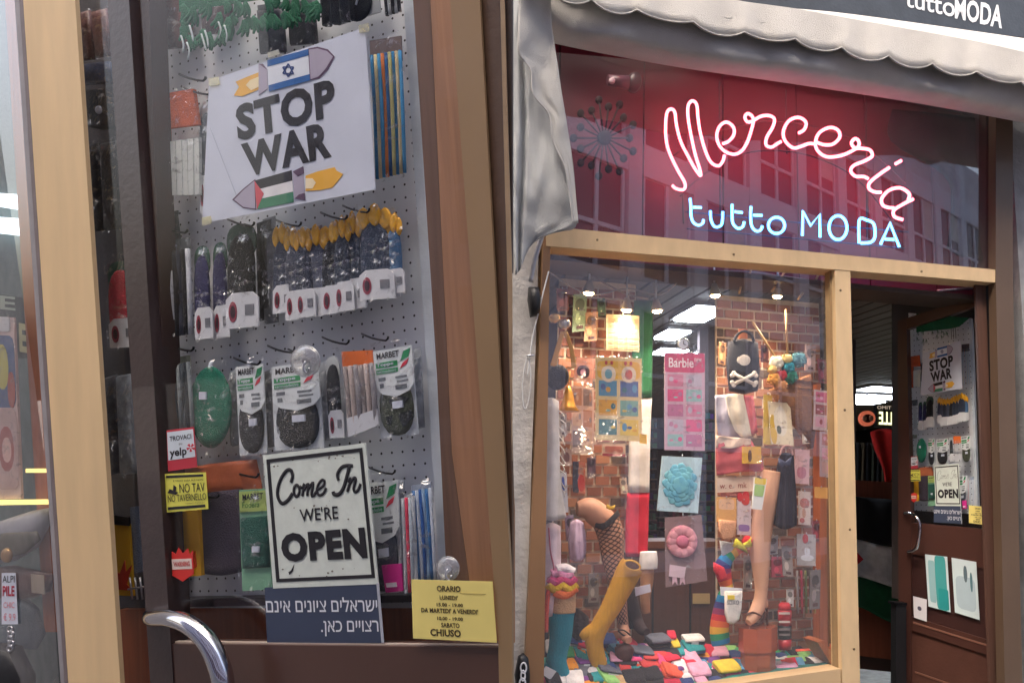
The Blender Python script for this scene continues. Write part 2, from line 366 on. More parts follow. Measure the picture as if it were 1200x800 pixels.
# room of the shop
CEZ = 2.82 - FR.O.z
DARKWALL = mk((66, 56, 54), .8, .3, 3, .2, 20)
m = MB(FR); rb(m, -2.2, 9, VG + .01, VG + .05, -14, -.02); one(FR, 'shop_floor', m, mk((150, 140, 124), .5, .3, 14, .1, 50), kind='structure')
m = MB(FR); rb(m, -2.3, -2.2, VG, CEZ + .3, -14, -.36); one(FR, 'shop_wall', m, DARKWALL, kind='structure')
m = MB(FR); rb(m, 9, 9.1, VG, CEZ + .3, -14, -.36); one(FR, 'shop_wall', m, DARKWALL, kind='structure')
m = MB(FR); rb(m, -2.2, 9, VG, CEZ + .3, -14.1, -14); one(FR, 'shop_wall', m, DARKWALL, kind='structure')
t = Thing(FR, 'shop_ceiling', kind='structure'); t.add('backing', rb(MB(FR), -2.2, 9, CEZ + .05, CEZ + .1, -14, -.36), mk((22, 19, 18), .9), kind=None); t.done()
pm = cube_mesh(mk((112, 99, 88), .55, .2, 4, .1, 30)); b0 = t.base if hasattr(t, 'base') else None
ceil = t.root
for i in range(84):
    u = -2.1 + i * .132 * 1.0
    o = bpy.data.objects.new('ceiling_slat', pm); COL.objects.link(o); o.parent = ceil; o.location = Vector((u + .02, CEZ + .02, -7.2)) - t.base
    o.scale = (.112, .03, 13.4); o.rotation_euler = (0, R(0), 0)
def plane_pt(px, py, z):  # world point where the line of sight meets height z
    d = ray(px, py); k = (z - 1.6) / d.z; return EYE + k * d
def ceil_lamp(x, y, wd, ln, label, e=9):
    p = plane_pt(x, y, 2.80); q = FR.I @ p; t = Thing(FR, 'ceiling_lamp', label, 'ceiling lamp', 'fluorescent panels in the shop')
    t.add('frame', rb(MB(FR), q.x - wd / 2 - .03, q.x + wd / 2 + .03, q.y - .0, q.y + .04, q.z - ln / 2 - .03, q.z + ln / 2 + .03), SILVER)
    t.add('diffuser', rb(MB(FR), q.x - wd / 2, q.x + wd / 2, q.y - .012, q.y - .002, q.z - ln / 2, q.z + ln / 2), mk((235, 245, 255), 1, 0, bump=0, emit=e)); t.done()
ceil_lamp(821, 368, .22, .5, 'large bright fluorescent panel seen through the window above the clock', 16)
ceil_lamp(788, 392, .17, .4, 'fluorescent panel left of the large one, above the clock', 16)
ceil_lamp(786, 412, .24, .3, 'fluorescent panel just behind the wall clock', 16)
ceil_lamp(829, 413, .16, .3, 'short fluorescent panel right of the clock', 16)
ceil_lamp(1003, 464, .5, .35, 'far fluorescent panel beside the gold mullion', 9)
ceil_lamp(1038, 456, .6, .4, 'nearest fluorescent panel seen through the doorway', 9)
ceil_lamp(1032, 465, .6, .4, 'second fluorescent panel seen through the doorway', 9)
ceil_lamp(1008, 471, .6, .4, 'farthest left fluorescent panel seen through the doorway', 9)
# shopfront frame
t = Thing(FR, 'shopfront_frame', 'gold coloured metal frame round the display window, doorway and sign', 'frame')
BRG = mk((140, 106, 76), .45, .08, 3, .04, 80, coat=.15)
t.add('post', MB(FR).prism([(637, 262), (646, 264), (644, 330), (637, 820), (634, 1000), (606, 1000), (615, 780), (633, 400)], .05, -.05), BRG, label='brown metal left post')
t.add('beam', MB(FR).prism([(640, 265), (1167, 316), (1167, 331), (640, 288)], .055, -.08), GOLD)
t.add('mullion', MB(FR).prism([(978, 300), (996, 300), (1008, 800), (1013, 1000), (991, 1000), (987, 800)], .052, -.045), GOLD)
t.add('trim', MB(FR).prism([(972, 305), (978, 305), (986, 783), (982, 783)], .02, -.03), mk((150, 125, 92), .5))
t.add('sill', MB(FR).prism([(600, 838), (985, 783), (989, 1000), (600, 1000)], .05, -.06), mk((196, 168, 130), .42, .06, 3, .04, 80, coat=.1))
t.add('door_post', MB(FR).prism([(1167, 60), (1187, 60), (1187, 330), (1203, 1000), (1182, 1000), (1167, 331)], .06, .0), mk((92, 74, 60), .5, .1, 4, .05, 60, coat=.1), label='brown post right of the doorway')
t.add('jamb', MB(FR).prism([(1143, 333), (1155, 331), (1178, 1000), (1167, 1000)], -.02, -.035), wood((86, 60, 50)), label='reddish wooden jamb of the doorway')
t.add('gap_shade', MB(FR).prism([(1155, 331), (1167, 331), (1190, 1000), (1178, 1000)], -.05, -.06), mk((28, 22, 22), .7))  # dark strip put into the gap, its shade painted as colour
for x, y in ((985, 340), (990, 480), (996, 620), (1001, 760), (700, 281), (860, 298), (1080, 318)): t.add('screw', MB(FR).pillow(ell(x, y, 1.5, 1.5, 8), .0535 if x in (985, 990, 996, 1001) else .0555, .001), mk((130, 110, 84), .3, 0, metal=.7))
h = t.add('hinge', MB(FR).ptube([(1162, 375), (1162, 388)], 2.2, -.045, sub=1), SILVER)
t.add('hinge', MB(FR).ptube([(1171, 592), (1172, 605)], 2.4, -.045, sub=1), DARKMETAL)
t.done()
# window panes
one(FR, 'display_window', MB(FR).prism([(640, 284), (982, 315), (988, 786), (630, 834)], -.008, -.010), SGLASS, 'large clear pane of the display window over hosiery and toys', 'window')
one(FR, 'sign_window', MB(FR).prism([(636, 60), (1169, 110), (1168, 318), (640, 268)], -.01, -.012), SGLASS2, 'pane in front of the pink neon sign above the gold beam', 'window')
# sign box behind the upper pane
SB = mk((112, 34, 52), .7, .15, 3, .15, 20)
t = Thing(FR, 'sign_box', 'burgundy panelled box behind the neon lettering', 'sign box')
ub0, ub1 = U_(632, 200), U_(1172, 200); vb0 = V_(900, 292); vb1 = 2.16
nP = 7
for i in range(nP):
    a = ub0 - .3 + (ub1 - ub0 + .5) * i / nP; b = ub0 - .3 + (ub1 - ub0 + .5) * (i + 1) / nP
    t.add('panel', rb(MB(FR), a + .004, b - .004, vb0 - .1, vb1, -.32, -.30 + .004 * (i % 2)), SB)
t.add('backing', rb(MB(FR), ub0 - .3, ub1 + .2, vb0 - .1, vb1, -.35, -.322), BLACK)
t.add('floor_board', rb(MB(FR), ub0 - .3, ub1 + .2, vb0 - .13, vb0 - .105, -.345, -.09), mk((70, 58, 52), .6))
t.add('ceiling_board', rb(MB(FR), ub0 - .3, ub1 + .2, vb1 + .004, vb1 + .03, -.345, -.07), mk((52, 34, 40), .7))
t.add('side_board', rb(MB(FR), ub1 + .01, ub1 + .03, vb0 - .1, vb1, -.3, -.1), mk((60, 30, 34), .7))
t.done()
# added dark sheet in the box, shaped like a reflection in the sign glass
one(FR, 'dark_reflection', MB(FR).grid([[(1046, 128, -.2), (1090, 132, -.22), (1130, 136, -.2), (1166, 142, -.22)], [(1044, 165, -.2), (1090, 170, -.18), (1130, 172, -.2), (1166, 180, -.2)],
    [(1106, 205, -.2), (1120, 205, -.18), (1142, 210, -.2), (1166, 214, -.2)], [(1115, 240, -.2), (1126, 245, -.19), (1140, 250, -.2), (1160, 250, -.22)], [(1110, 290, -.2), (1124, 300, -.18), (1138, 302, -.2), (1158, 304, -.2)]],
    .004, fold=lambda a, b: .015 * math.sin(a * 19 + b * 3)), fabric((26, 24, 36)), 'added dark sheet shaped like a reflection at the right end of the neon sign window', 'dark_reflection')
# wreath of dark wooden drops and a small dark lamp in the sign window
t = Thing(FR, 'wreath', 'dark wreath of radiating paddle shapes behind the sign glass at left', 'wreath')
DW = mk((22, 9, 15), .8)
t.add('hub', MB(FR).pillow(ell(708, 162, 9, 9, 14), -.2, .02), DW)
for k in range(18):
    a = 2 * math.pi * k / 18; r = 34 + 8 * (k % 2); mb_ = MB(FR).ptube([(708 + 8 * math.cos(a), 162 + 8 * math.sin(a)), (708 + r * .8 * math.cos(a), 162 + r * math.sin(a))], 1.1, -.19, sub=1, n=5)
    t.add('drop', mb_.pillow(ell(708 + (r + 3) * .8 * math.cos(a), 162 + (r + 3) * math.sin(a), 4.5, 5, 10), -.2, .015), DW)
t.done()
t = Thing(FR, 'lamp', 'small dark round projector lamp hanging high in the sign window at left', 'lamp'); t.add('body', MB(FR).pillow(ell(742, 98, 9, 12, 14), -.2, .05), mk((54, 24, 36), .4)); t.add('snout', MB(FR).ptube([(712, 94), (736, 97)], [6, 8], -.17, sub=1, n=12), mk((90, 50, 66), .4)); t.add('lens', MB(FR).pillow(ell(717, 95, 4, 4, 10), -.14, .01), mk((200, 170, 180), .3)); t.done()
# ---------------------------------------------------------------- neon sign
def neonm(k, c, e):
    if k in MC: return MC[k]
    m = bpy.data.materials.new('neon'); m.use_nodes = True; b = m.node_tree.nodes['Principled BSDF']; b.inputs['Base Color'].default_value = (*c, 1)
    b.inputs['Emission Color'].default_value = (*c, 1); b.inputs['Emission Strength'].default_value = e; MC[k] = m; return m
PINK = neonm('pink', (1.0, .12, .17), 4.2); CYAN = neonm('cyan', (.06, .42, 1.0), 3.2)
CORE = neonm('core', (1.0, .42, .38), .95); CCORE = neonm('ccore', (.42, .80, 1.0), .75)
NEON = {'M': [(787.5, 217), (792, 221), (799.8, 222.5), (803, 219), (801.5, 212), (794.5, 200), (785.8, 182), (781, 166.5), (780, 149), (781.4, 133), (785.8, 128), (790.7, 131.5), (792.8, 147), (798, 166.5), (806.8, 184), (814.6, 198), (821, 206), (820, 198), (815, 182), (810, 159.5), (806.4, 138.5), (806.4, 124.5), (811, 118.4), (816.4, 122.8), (818, 138.5), (820.8, 156), (826, 175), (833, 190), (841.8, 194.5), (847, 189), (848.8, 182)],
 'e': [(847, 168.6), (854, 165.6), (860, 157.8), (859.3, 149), (851.4, 143.2), (843.5, 148), (840, 157.8), (841.8, 168.3), (848.8, 177), (859.3, 180.9), (868, 177.9), (875, 168.3), (880, 154.3), (882.9, 142), (881, 135.9), (875.9, 133.3), (872.9, 137.6), (875.9, 142.9), (882, 142), (890.8, 136.8), (900.4, 135.5), (907.4, 139.4), (905.6, 149), (898.6, 161), (897.8, 170), (903.9, 172.6), (910, 169), (915.3, 166)],
 'c': [(936, 156), (942.5, 151.9), (944.4, 143.4), (936, 137.8), (924.7, 141.6), (918, 153.8), (920, 165), (929.4, 173.4), (938.8, 171.6), (948, 168.4), (955.6, 169)],
 'er': [(955.6, 166), (965, 169.7), (976, 169), (984, 161), (982, 152.8), (972.5, 149.6), (960.3, 155.6), (955.6, 166.9), (958.4, 177), (968.8, 183.8), (983.8, 182.8), (996.9, 177.8), (1006, 171.6), (1006, 165), (1001.6, 162.8), (997.8, 167.8), (1001.6, 173.4), (1010, 174), (1019.4, 176), (1022, 182.8), (1013.8, 188.4), (1000.6, 194), (997, 200.6), (1002.5, 206.6), (1012, 207), (1017.5, 209.6)],
 'i': [(1042, 196.5), (1030.6, 204.4), (1019.4, 213.8), (1018.4, 221), (1025, 225), (1032.5, 225.4)], 'idot': [(1049.4, 192.2), (1056, 188.4)],
 'a': [(1064.4, 234.4), (1065.3, 226.9), (1055, 220.3), (1042, 223), (1033.4, 232.5), (1034.4, 240), (1040, 243), (1047.5, 243.8)], 'a2': [(1070, 233.4), (1058.8, 239), (1047.5, 246.6), (1048.4, 254), (1057.8, 257.4)]}
BLUE = {'t1': [(808.7, 232.5), (809.6, 242), (809.8, 252.5), (812.5, 260.6), (818.4, 263.9), (823.3, 261.7), (824.4, 257.4)], 'b1': [(812, 243), (822, 243.3)], 'u': [(832.5, 247), (833, 256.8), (836.3, 264.4), (841, 266), (846, 262), (847, 248)],
 't2': [(858, 239.5), (858, 252.5), (859, 262), (865, 267.7), (870.4, 265.5), (872, 260)], 'b2': [(861, 248), (870, 249.3)], 't3': [(880, 242), (879.6, 252.5), (880.7, 264.4), (885.6, 270.4), (891, 269.8), (893.4, 265)], 'b3': [(883, 252), (893, 252.5)],
 'o': ell(910, 264.2, 9.5, 9.5, 14), 'M': [(940.2, 276), (941, 247.5), (950, 264.4), (960.6, 251), (961, 277.8)], 'O': ell(982, 266.8, 10.5, 14, 14),
 'D': [(1006.7, 284.8), (1007, 258), (1016, 258), (1024, 262.7), (1025.3, 276.7), (1020.7, 283.7), (1009, 284.8)], 'A': [(1032, 286), (1043, 261.5), (1054, 289.5)], 'b4': [(1037, 280), (1047.5, 280.8)]}
t = Thing(FR, 'neon_sign', 'glowing pink script neon reading Merceria over pale blue tutto MODA', 'neon sign')
for k, p in NEON.items():
    t.add('neon_tube', MB(FR).ptube(p, 1.55, -.07, sub=5, n=10), PINK); i = len(t.p) - 1
    t.add('lit_core', MB(FR).ptube(p, 1.0, -.0667, sub=5, n=8), CORE, i)
for k, p in BLUE.items():
    cl = k in 'oO'; sb = 1 if k in ('M', 'A') else 5
    t.add('neon_tube', MB(FR).ptube(p, 1.45, -.07, sub=sb, n=10, closed=cl), CYAN); i = len(t.p) - 1
    t.add('lit_core', MB(FR).ptube(p, .9, -.067, sub=sb, n=8, closed=cl), CCORE, i)
WIRE = mk((70, 16, 30), .5)
for p in ([(797, 230), (815, 212), (845, 192), (880, 178), (930, 178), (975, 192), (1010, 215), (1045, 258)], [(786, 185), (815, 165), (850, 152), (900, 142), (950, 148), (1000, 163), (1030, 185), (1062, 215)]):
    t.add('arched_support', MB(FR).ptube(p, .9, -.085, n=6), WIRE)
for p in ([(803, 248), (905, 258), (1065, 272)], [(805, 268), (905, 277), (1060, 291)]): t.add('support_bar', MB(FR).ptube(p, .8, -.085, n=6), mk((40, 50, 90), .5))
for x, y0, y1 in ((843, 95, 250), (921, 105, 180), (1015, 120, 280), (800, 222, 262)): t.add('hanger', MB(FR).ptube([(x, y0), (x + 1, y1)], .8, -.09, sub=1, n=6), WIRE)
t.done()
# ---------------------------------------------------------------- awning
AW = mk((192, 189, 184), .95, .06, 8, .5, 300, sheen=.02); AW2 = mk((188, 186, 184), .95, .08, 8, .5, 300, sheen=.02)
t = Thing(FR, 'awning', 'weathered grey fabric awning with a scalloped edge over the shop', 'awning')
# upper sloping cover
t.add('cover', MB(FR).grid([[(600, -72, .24), (815, -4, .26), (1000, 17, .26), (1290, 58, .26)], [(600, -70, .3), (815, -1, .34), (1000, 21, .34), (1290, 62, .34)], [(640, -38, .42), (800, 12, .46), (1000, 40, .46), (1290, 84, .455)]], .004, nu=8), AW)
cusps = [(600, -20), (645, -9), (693, 0), (746, 12), (812, 26), (872, 38), (931.5, 46), (986, 56), (1041, 66), (1092, 75), (1144, 84.5), (1196, 96), (1250, 108)]
lo = []
for a, b in zip(cusps, cusps[1:]):
    for k in range(8):
        s_ = k / 8; lo.append((a[0] + (b[0] - a[0]) * s_, a[1] + (b[1] - a[1]) * s_ + (7.5 + 2.5 * math.sin(a[0] * .9)) * math.sin(math.pi * s_) ** .75))
up = []
for a, b in zip(cusps, cusps[1:]):
    for k in range(8): up.append((a[0] + (b[0] - a[0]) * k / 8, a[1] + (b[1] - a[1]) * k / 8 - 36))
m = MB(FR); n = len(lo); rows = []
for k in range(5):
    s_ = k / 4; rows.append([FR.at(a[0] * (1 - s_) + b[0] * s_, a[1] * (1 - s_) + b[1] * s_, .46 + .012 * s_ + .010 * math.sin(a[0] * .11 + 1.2 * math.sin(a[0] * .05)) * s_) for a, b in zip(up, lo)])
b = m.addv([p for r_ in rows for p in r_]); b2 = m.addv([p - Vector((0, 0, .006)) for r_ in rows for p in r_])
for i in range(4):
    for j in range(n - 1):
        a = b + i * n + j; m.smooth.add(len(m.f)); m.f.append((a, a + n, a + n + 1, a + 1)); a += b2 - b; m.f.append((a, a + 1, a + n + 1, a + n))
m.f += [(b + 4 * n + j, b2 + 4 * n + j, b2 + 4 * n + j + 1, b + 4 * n + j + 1) for j in range(n - 1)]
t.add('valance', m, AW)
t.add('piping', MB(FR).tube([v + Vector((0, 0, .004)) for v in rows[-1]], .003, 6), mk((190, 188, 184), .9))
def wr(a, b): return .03 * noise.noise(Vector((a * 9, b * 3, 1))) + .012 * math.sin(a * 22 + b * 9) + .014 * noise.noise(Vector((a * 45, b * 5 + a * 12, 7))) * math.sin(math.pi * b)
t.add('lower_roll', MB(FR).grid([[(640, -40, .3), (700, -15, .33), (800, 8, .36), (930, 30, .37), (1060, 55, .37), (1150, 75, .36), (1290, 100, .35)],
    [(642, 10, .36), (700, 22, .40), (800, 36, .43), (930, 62, .42), (1060, 84, .42), (1150, 103, .40), (1290, 130, .38)],
    [(645, 35, .3), (700, 44, .36), (800, 62, .39), (930, 84, .38), (1060, 104, .38), (1150, 122, .36), (1290, 150, .34)],
    [(648, 50, .18), (705, 62, .22), (800, 79, .22), (930, 98, .2), (1060, 118, .2), (1150, 134, .2), (1290, 160, .2)],
    [(648, 42, .06), (705, 52, .06), (800, 68, .06), (930, 88, .06), (1060, 108, .06), (1150, 124, .06), (1290, 150, .06)]], .006, fold=wr, nu=8, nv=5), AW2)
def wr2(a, b): return .05 * math.sin(a * 9 + 1.5 * b) * (.4 + b) + .02 * noise.noise(Vector((a * 6, b * 9, 4)))
def wr3(a, b): return .02 * math.sin(a * 7 + 1.2 * b) * (.3 + b) - .045 * math.exp(-((a - .38 + .12 * b) / .05) ** 2) * min(1, b * 2.2) + .012 * noise.noise(Vector((a * 8, b * 11, 4)))
t.add('hanging_flap', MB(FR).grid([[(596, -30, .3), (612, -30, .33), (626, -28, .34), (646, -25, .36)], [(596, 40, .28), (610, 42, .3), (626, 44, .34), (648, 50, .34)], [(597, 120, .24), (614, 120, .27), (634, 120, .28), (658, 125, .3)],
    [(598, 200, .2), (614, 200, .24), (640, 200, .27), (667, 198, .26)], [(599, 255, .16), (612, 258, .2), (642, 258, .22), (676, 262, .2)], [(604, 322, .13), (610, 315, .16), (624, 286, .16), (654, 270, .16)]], .005, fold=wr3, nu=12, nv=7), mk((186, 189, 191), .95, .05, 9, .5, 300, sheen=.02))
A_ = [[(609, -20), (630, -22), (646, -24)], [(608, 30), (628, 26), (646, 22)], [(608, 62), (630, 58), (650, 52)], [(622, 82), (638, 80), (654, 78)], [(625, 110), (642, 108), (658, 106)], [(643, 134), (653, 132), (662, 130)], [(648, 165), (658, 163), (667, 161)], [(662, 196), (667, 195), (672, 194)], [(668, 232), (671, 231), (675, 230)], [(672, 262), (675, 262), (678, 261)]]
t.add('hanging_flap', MB(FR).grid([[(x, y, .42 - .0006 * max(0, y)) for x, y in r_] for r_ in A_], .005, fold=lambda a, b: .018 * math.sin(a * 4 + b * 9) * (1 - b) + .006 * noise.noise(Vector((a * 5, b * 14, 2))), nu=6, nv=5), mk((196, 195, 192), .95, .05, 9, .5, 300, sheen=.02))
t.add('hem', MB(FR).ptube([(r_[0][0], r_[0][1], .425 - .0006 * max(0, r_[0][1])) for r_ in A_], .9, n=6), mk((196, 194, 192), .8))
t.add('arm', MB(FR).ptube([(640, 262, .12), (628, 300, .11), (622, 330, .1)], 3.0, n=8), SILVER)
t.done()
t = Thing(FR, 'fascia_sign', 'dark grey sign board with white tutto MODA letters above the awning', 'sign')
fb = t.add('board', MB(FR).prism([(720, -160), (1300, -60), (1300, 60), (1200, 44), (1000, 22), (800, -2)], .24, .14), mk((60, 66, 74), .5, .15))
t.add('lettering', MB(FR).text('tutto', [(1061, -8), (1119, 1), (1119, 21), (1061, 8)], .243, .01), mk((225, 228, 232), .4, 0), fb)
t.add('lettering', MB(FR).text('MODA', [(1119, -3), (1176, 7), (1174, 34), (1119, 22)], .243, .03), mk((225, 228, 232), .4, 0), fb)
t.done()
t = Thing(FR, 'hanging_cord', 'white awning cord with a black crank housing hanging beside the left post', 'cord')
t.add('cord', MB(FR).ptube([(643, 318, .1), (636, 345, .1), (630, 370, .1), (624, 395, .09), (621, 418, .09), (618, 440, .09)], .9, n=6), mk((200, 200, 200), .6))
t.add('loop', MB(FR).ptube([(618, 418, .09), (622, 440, .09), (619, 470, .09), (614, 478, .09), (612, 450, .09), (616, 425, .09)], .8, n=6, closed=True), mk((190, 190, 190), .6))
t.add('hook', MB(FR).ptube([(617, 417, .1), (626, 416, .1)], 1.4, sub=1, n=6), SILVER)
t.add('crank_housing', MB(FR).pillow([(619, 337), (630, 337), (633, 350), (631, 370), (621, 372), (618, 352)], .07, .06), BLACK); t.done()
t = Thing(FR, 'chain_holder', 'black oval wall holder with a white plastic chain at the pavement corner', 'chain')
t.add('plate', MB(FR).pillow([(607, 768), (613, 764), (619, 770), (621, 790), (620, 815), (606, 815), (603, 790)], .08, .03), BLACK)
for k in range(4): t.add('chain_link', MB(FR).ptube(ell(613.5 - k * .6, 782 + k * 9, 2.4 if k % 2 else 3.4, 6, 12), 1.0, .125, sub=2, n=6, closed=True), mk((220, 220, 225), .4))
t.done()
# ---------------------------------------------------------------- buildings across the street (what the glass mirrors)
def opposite(label, O, U, x0, x1, h, bay, wallc, z0=0):
    fr = Frame(O, U, Vector((0, 0, 1))); t = Thing(fr, 'building', label, 'building')
    t.add('wall', rb(MB(fr), x0, x1, 0, h, -.6, -.12), mk(wallc, .8, .1, 2, .2, 20))
    wm = MB(fr)
    pier = mk((226, 220, 232), .6, .08); pane = mk((90, 60, 70), .12, .1); blind = mk((205, 200, 198), .6, .05)
    nb = int((x1 - x0) / bay); P = MB(fr); S_ = MB(fr); G = MB(fr); B = MB(fr)
    for i in range(nb + 1): rb(P, x0 + i * bay - .18, x0 + i * bay + .18, 0, h, -.12, 0)
    fl = [(2.9, 4.9), (5.6, 7.6), (8.3, 10.3)]
    for a, b_ in fl:
        rb(S_, x0, x1, b_ + .02, b_ + .68, -.12, -.03)
        for i in range(nb):
            c = x0 + (i + .5) * bay; ww = (bay - .5) / 2
            rb(G, c - ww, c + ww, a, b_, -.118, -.10); rb(S_, c - .04, c + .04, a, b_, -.1, -.05); rb(S_, c - ww, c + ww, a + .75, a + .83, -.1, -.05)
            rb(S_, c - ww, c - ww + .06, a, b_, -.1, -.05); rb(S_, c + ww - .06, c + ww, a, b_, -.1, -.05)
            if i % 3: rb(B, c - ww + .07, c - .05, a + .85 + .3 * (i % 2), b_, -.098, -.09)
    rb(S_, x0, x1, 2.3, 2.88, -.12, .0)
    rb(G, x0, x1, 0.4, 2.3, -.118, -.1)
    t.add('pier', P, pier, kind='stuff'); t.add('window_frame', S_, pier, kind='stuff'); t.add('window', G, pane, kind='stuff'); t.add('blind', B, blind, kind='stuff'); t.done()
opposite('pale office building across the street, mirrored in the shop windows', Vector((2, -5.2, 0)), Vector((-1, .12, 0)), -45, 16, 12.4, 1.9, (214, 206, 214))

# ================================================================ THE DISPLAY WINDOW
DF = V_(975, 778, -.05) - .03                                                # height of the display floor
lu, ru = U_(640, 700), U_(984, 700)
m = MB(FR); rb(m, lu - .1, ru - .01, DF - .06, DF, -.62, -.06); one(FR, 'display_floor', m, mk((20, 140, 125), .8, .15, 20, .2, 90), 'teal covered floor of the display window under the socks', 'platform')
BRK = [mk((158, 100, 76), .8, .25, 20, .3, 80), mk((132, 80, 62), .8, .25, 20, .3, 80), mk((176, 122, 92), .8, .25, 20, .3, 80), mk((96, 82, 76), .8, .25, 20, .3, 80)]
BM = [cube_mesh(x) for x in BRK]
def brick_panel(x0, x1, y0, y1, z, label, per):
    u0 = FR.at(x0, 600, z).x; u1 = FR.at(x1, 600, z).x; v0 = V_(x0, y1, z); v1 = V_(x0, y0, z)
    t = Thing(FR, 'brick_panel', label, 'brick wall'); t.add('mortar', rb(MB(FR), u0, u1, v0, v1, z - .02, z - .006), mk((222, 206, 188), .9, .1, 30, .3, 120)); t.done()
    bh = .052; bw = (u1 - u0) / per; row = 0; v = v0 + .004; sp = []
    while v + bh < v1:
        off = (row % 2) * bw / 2
        for i in range(per + 1):
            a = u0 + i * bw - off; b_ = a + bw; a = max(a, u0); b_ = min(b_, u1)
            if b_ - a < .02: continue
            sp.append((Vector(((a + b_) / 2, v + bh / 2, z - .004 + random.uniform(0, .003))) - t.base, (b_ - a - .012, bh - .013, .01), BM[random.choice((0, 0, 0, 1, 1, 2, 3))]))
        v += bh; row += 1
    copies(t, 'brick', BM[0], sp); return t
brick_panel(648, 742, 325, 770, -.5, 'panel of red and brown bricks behind the left half of the display', 5)
brick_panel(840, 966, 345, 770, -.5, 'panel of red and orange bricks behind the right half of the display', 7)
m = MB(FR); rb(m, FR.at(966, 500, -.3).x, FR.at(966, 500, -.3).x + .02, DF, V_(966, 455, -.3), -.5, -.2); 
ORW = wood((176, 96, 52))
t = Thing(FR, 'wooden_stand', 'upright orange wooden frame at the right end of the display window', 'wooden frame')
t.add('upright', MB(FR).prism([(961, 500), (968, 500), (970, 760), (961, 760)], -.3, -.34), ORW)
t.add('upright', MB(FR).prism([(957, 450), (962, 450), (962, 760), (957, 760)], -.42, -.46), ORW)
t.add('foot', MB(FR).prism([(958, 752), (966, 750), (982, 774), (974, 778)], -.15, -.3), ORW); t.done()
# cabinet and dark goods in the room behind
CAB = wood((92, 56, 42)); t = Thing(FR, 'cabinet', 'low dark brown cabinet seen between the two brick panels', 'cabinet')
t.add('body', MB(FR).prism([(728, 642), (858, 642), (858, 800), (728, 800)], -.75, -1.1), CAB); t.add('top_board', MB(FR).prism([(725, 634), (860, 634), (860, 642), (725, 642)], -.74, -1.1), wood((110, 70, 52)))
for x in (764, 808): t.add('door_edge', MB(FR).prism(rect(x, 652, x + 2, 785), -.745, -.75), BLACK)
t.add('price_card', MB(FR).prism(rect(812, 695, 832, 707), -.742, -.749), paper((196, 168, 120))); t.done()
one(FR, 'interior_partition', MB(FR).prism([(820, 330), (1003, 330), (1003, 560), (820, 560)], -2.6, -2.65).prism([(600, 330), (742, 330), (742, 900), (600, 900)], -2.6, -2.65).prism([(820, 560), (992, 560), (992, 900), (820, 900)], -2.6, -2.65), mk((88, 76, 78), .8), kind='structure')
random.seed(3)
for k, (x, y, w_, h_, c, lb) in enumerate([(742, 490, 28, 145, (40, 66, 68), 'dark teal stack of goods on shelves behind the blue flower packet'), (772, 595, 40, 40, (60, 40, 42), 'dark red boxes on the shelf behind the pink rosette'), (815, 480, 22, 150, (70, 84, 92), 'blue grey shelf of goods right of the pink sticker sheet')]):
    t = Thing(FR, 'shelf_rack', lb, 'shelf'); t.add('back', MB(FR).prism(rect(x, y, x + w_, y + h_), -2.0, -2.05), mk((38, 36, 40), .8)); n_ = 0
    for r_ in range(int(h_ / 12)):
        t.add('shelf', MB(FR).prism(rect(x, y + r_ * 12 + 10.5, x + w_, y + r_ * 12 + 12), -1.9, -2.0), mk((90, 80, 74)))
        xx = x + 1
        while xx < x + w_ - 3:
            ww = random.uniform(3, 6); t.add('box', MB(FR).prism(rect(xx, y + r_ * 12 + random.uniform(2, 5), min(xx + ww, x + w_), y + r_ * 12 + 10.5), -1.92, -1.99), mk(tuple(int(max(10, min(230, v * random.uniform(.5, 1.8)))) for v in c), .6)); xx += ww + .5
    t.done()
# real spot lamps of the display
def spot(x, y, aim, label, e=8, body=(200, 190, 180), sz=1.0, z=-.28, lit=True):
    p = FR.at(x, y, z); a = FR.at(aim[0], aim[1], aim[2]); d = (a - p).normalized(); t = Thing(FR, 'spot_lamp', label, 'lamp')
    t.add('shade', MB(FR).tube([p - d * .055, p - d * .03, p, p + d * .006], [.012, .02, .03 * sz, .031 * sz], 14), mk(body, .35, .05, metal=.6))
    t.add('arm', MB(FR).tube([p - d * .05, p - d * .05 + Vector((0, .12, 0))], .005, 6), SILVER)
    em = mk((255, 214, 150), 1, 0, bump=0, emit=30) if lit else mk((190, 190, 190), .4)
    t.add('bulb', MB(FR).tube([p + d * .007, p + d * .014], [.024 * sz, .018 * sz], 14), em); t.done()
    if lit:
        l = bpy.data.lights.new('spot_light', 'SPOT'); l.energy = e; l.spot_size = R(115); l.spot_blend = .9; l.color = (1, .80, .58); l.shadow_soft_size = .04
        o = bpy.data.objects.new('spot_light', l); COL.objects.link(o); pw = FR.M @ (p + d * .03); o.location = pw
        o.rotation_euler = (FR.M.to_3x3() @ (-d)).to_track_quat('Z', 'Y').to_euler()
spot(690, 342, (680, 520, -.3), 'leftmost lit spot lamp at the top of the display window')
spot(734, 362, (725, 560, -.3), 'lit spot lamp above the small yellow sheet, second from left')
spot(770, 363, (800, 620, -.25), 'lit spot lamp left of the bright ceiling panel')
spot(838, 345, (860, 620, -.2), 'pale conical spot lamp right of the large ceiling panel', body=(215, 220, 220), z=-.2)
spot(911, 346, (900, 560, -.3), 'white barn door spot lamp above the straw cone', body=(215, 205, 190), z=-.25)
m = MB(FR)
t = Thing(FR, 'lamp_rail', 'thin pale cable rail curving across the top of the display window', 'rail')
t.add('rail', MB(FR).ptube([(642, 318, -.25), (690, 345, -.3), (735, 338, -.33), (775, 345, -.33), (808, 322, -.3), (870, 318, -.28), (960, 330, -.25)], .9, n=6), mk((150, 140, 135), .4))
t.add('rail', MB(FR).ptube([(675, 312, -.3), (728, 342, -.33), (760, 350, -.3)], 1.1, n=6), mk((140, 120, 110), .4)); t.done()
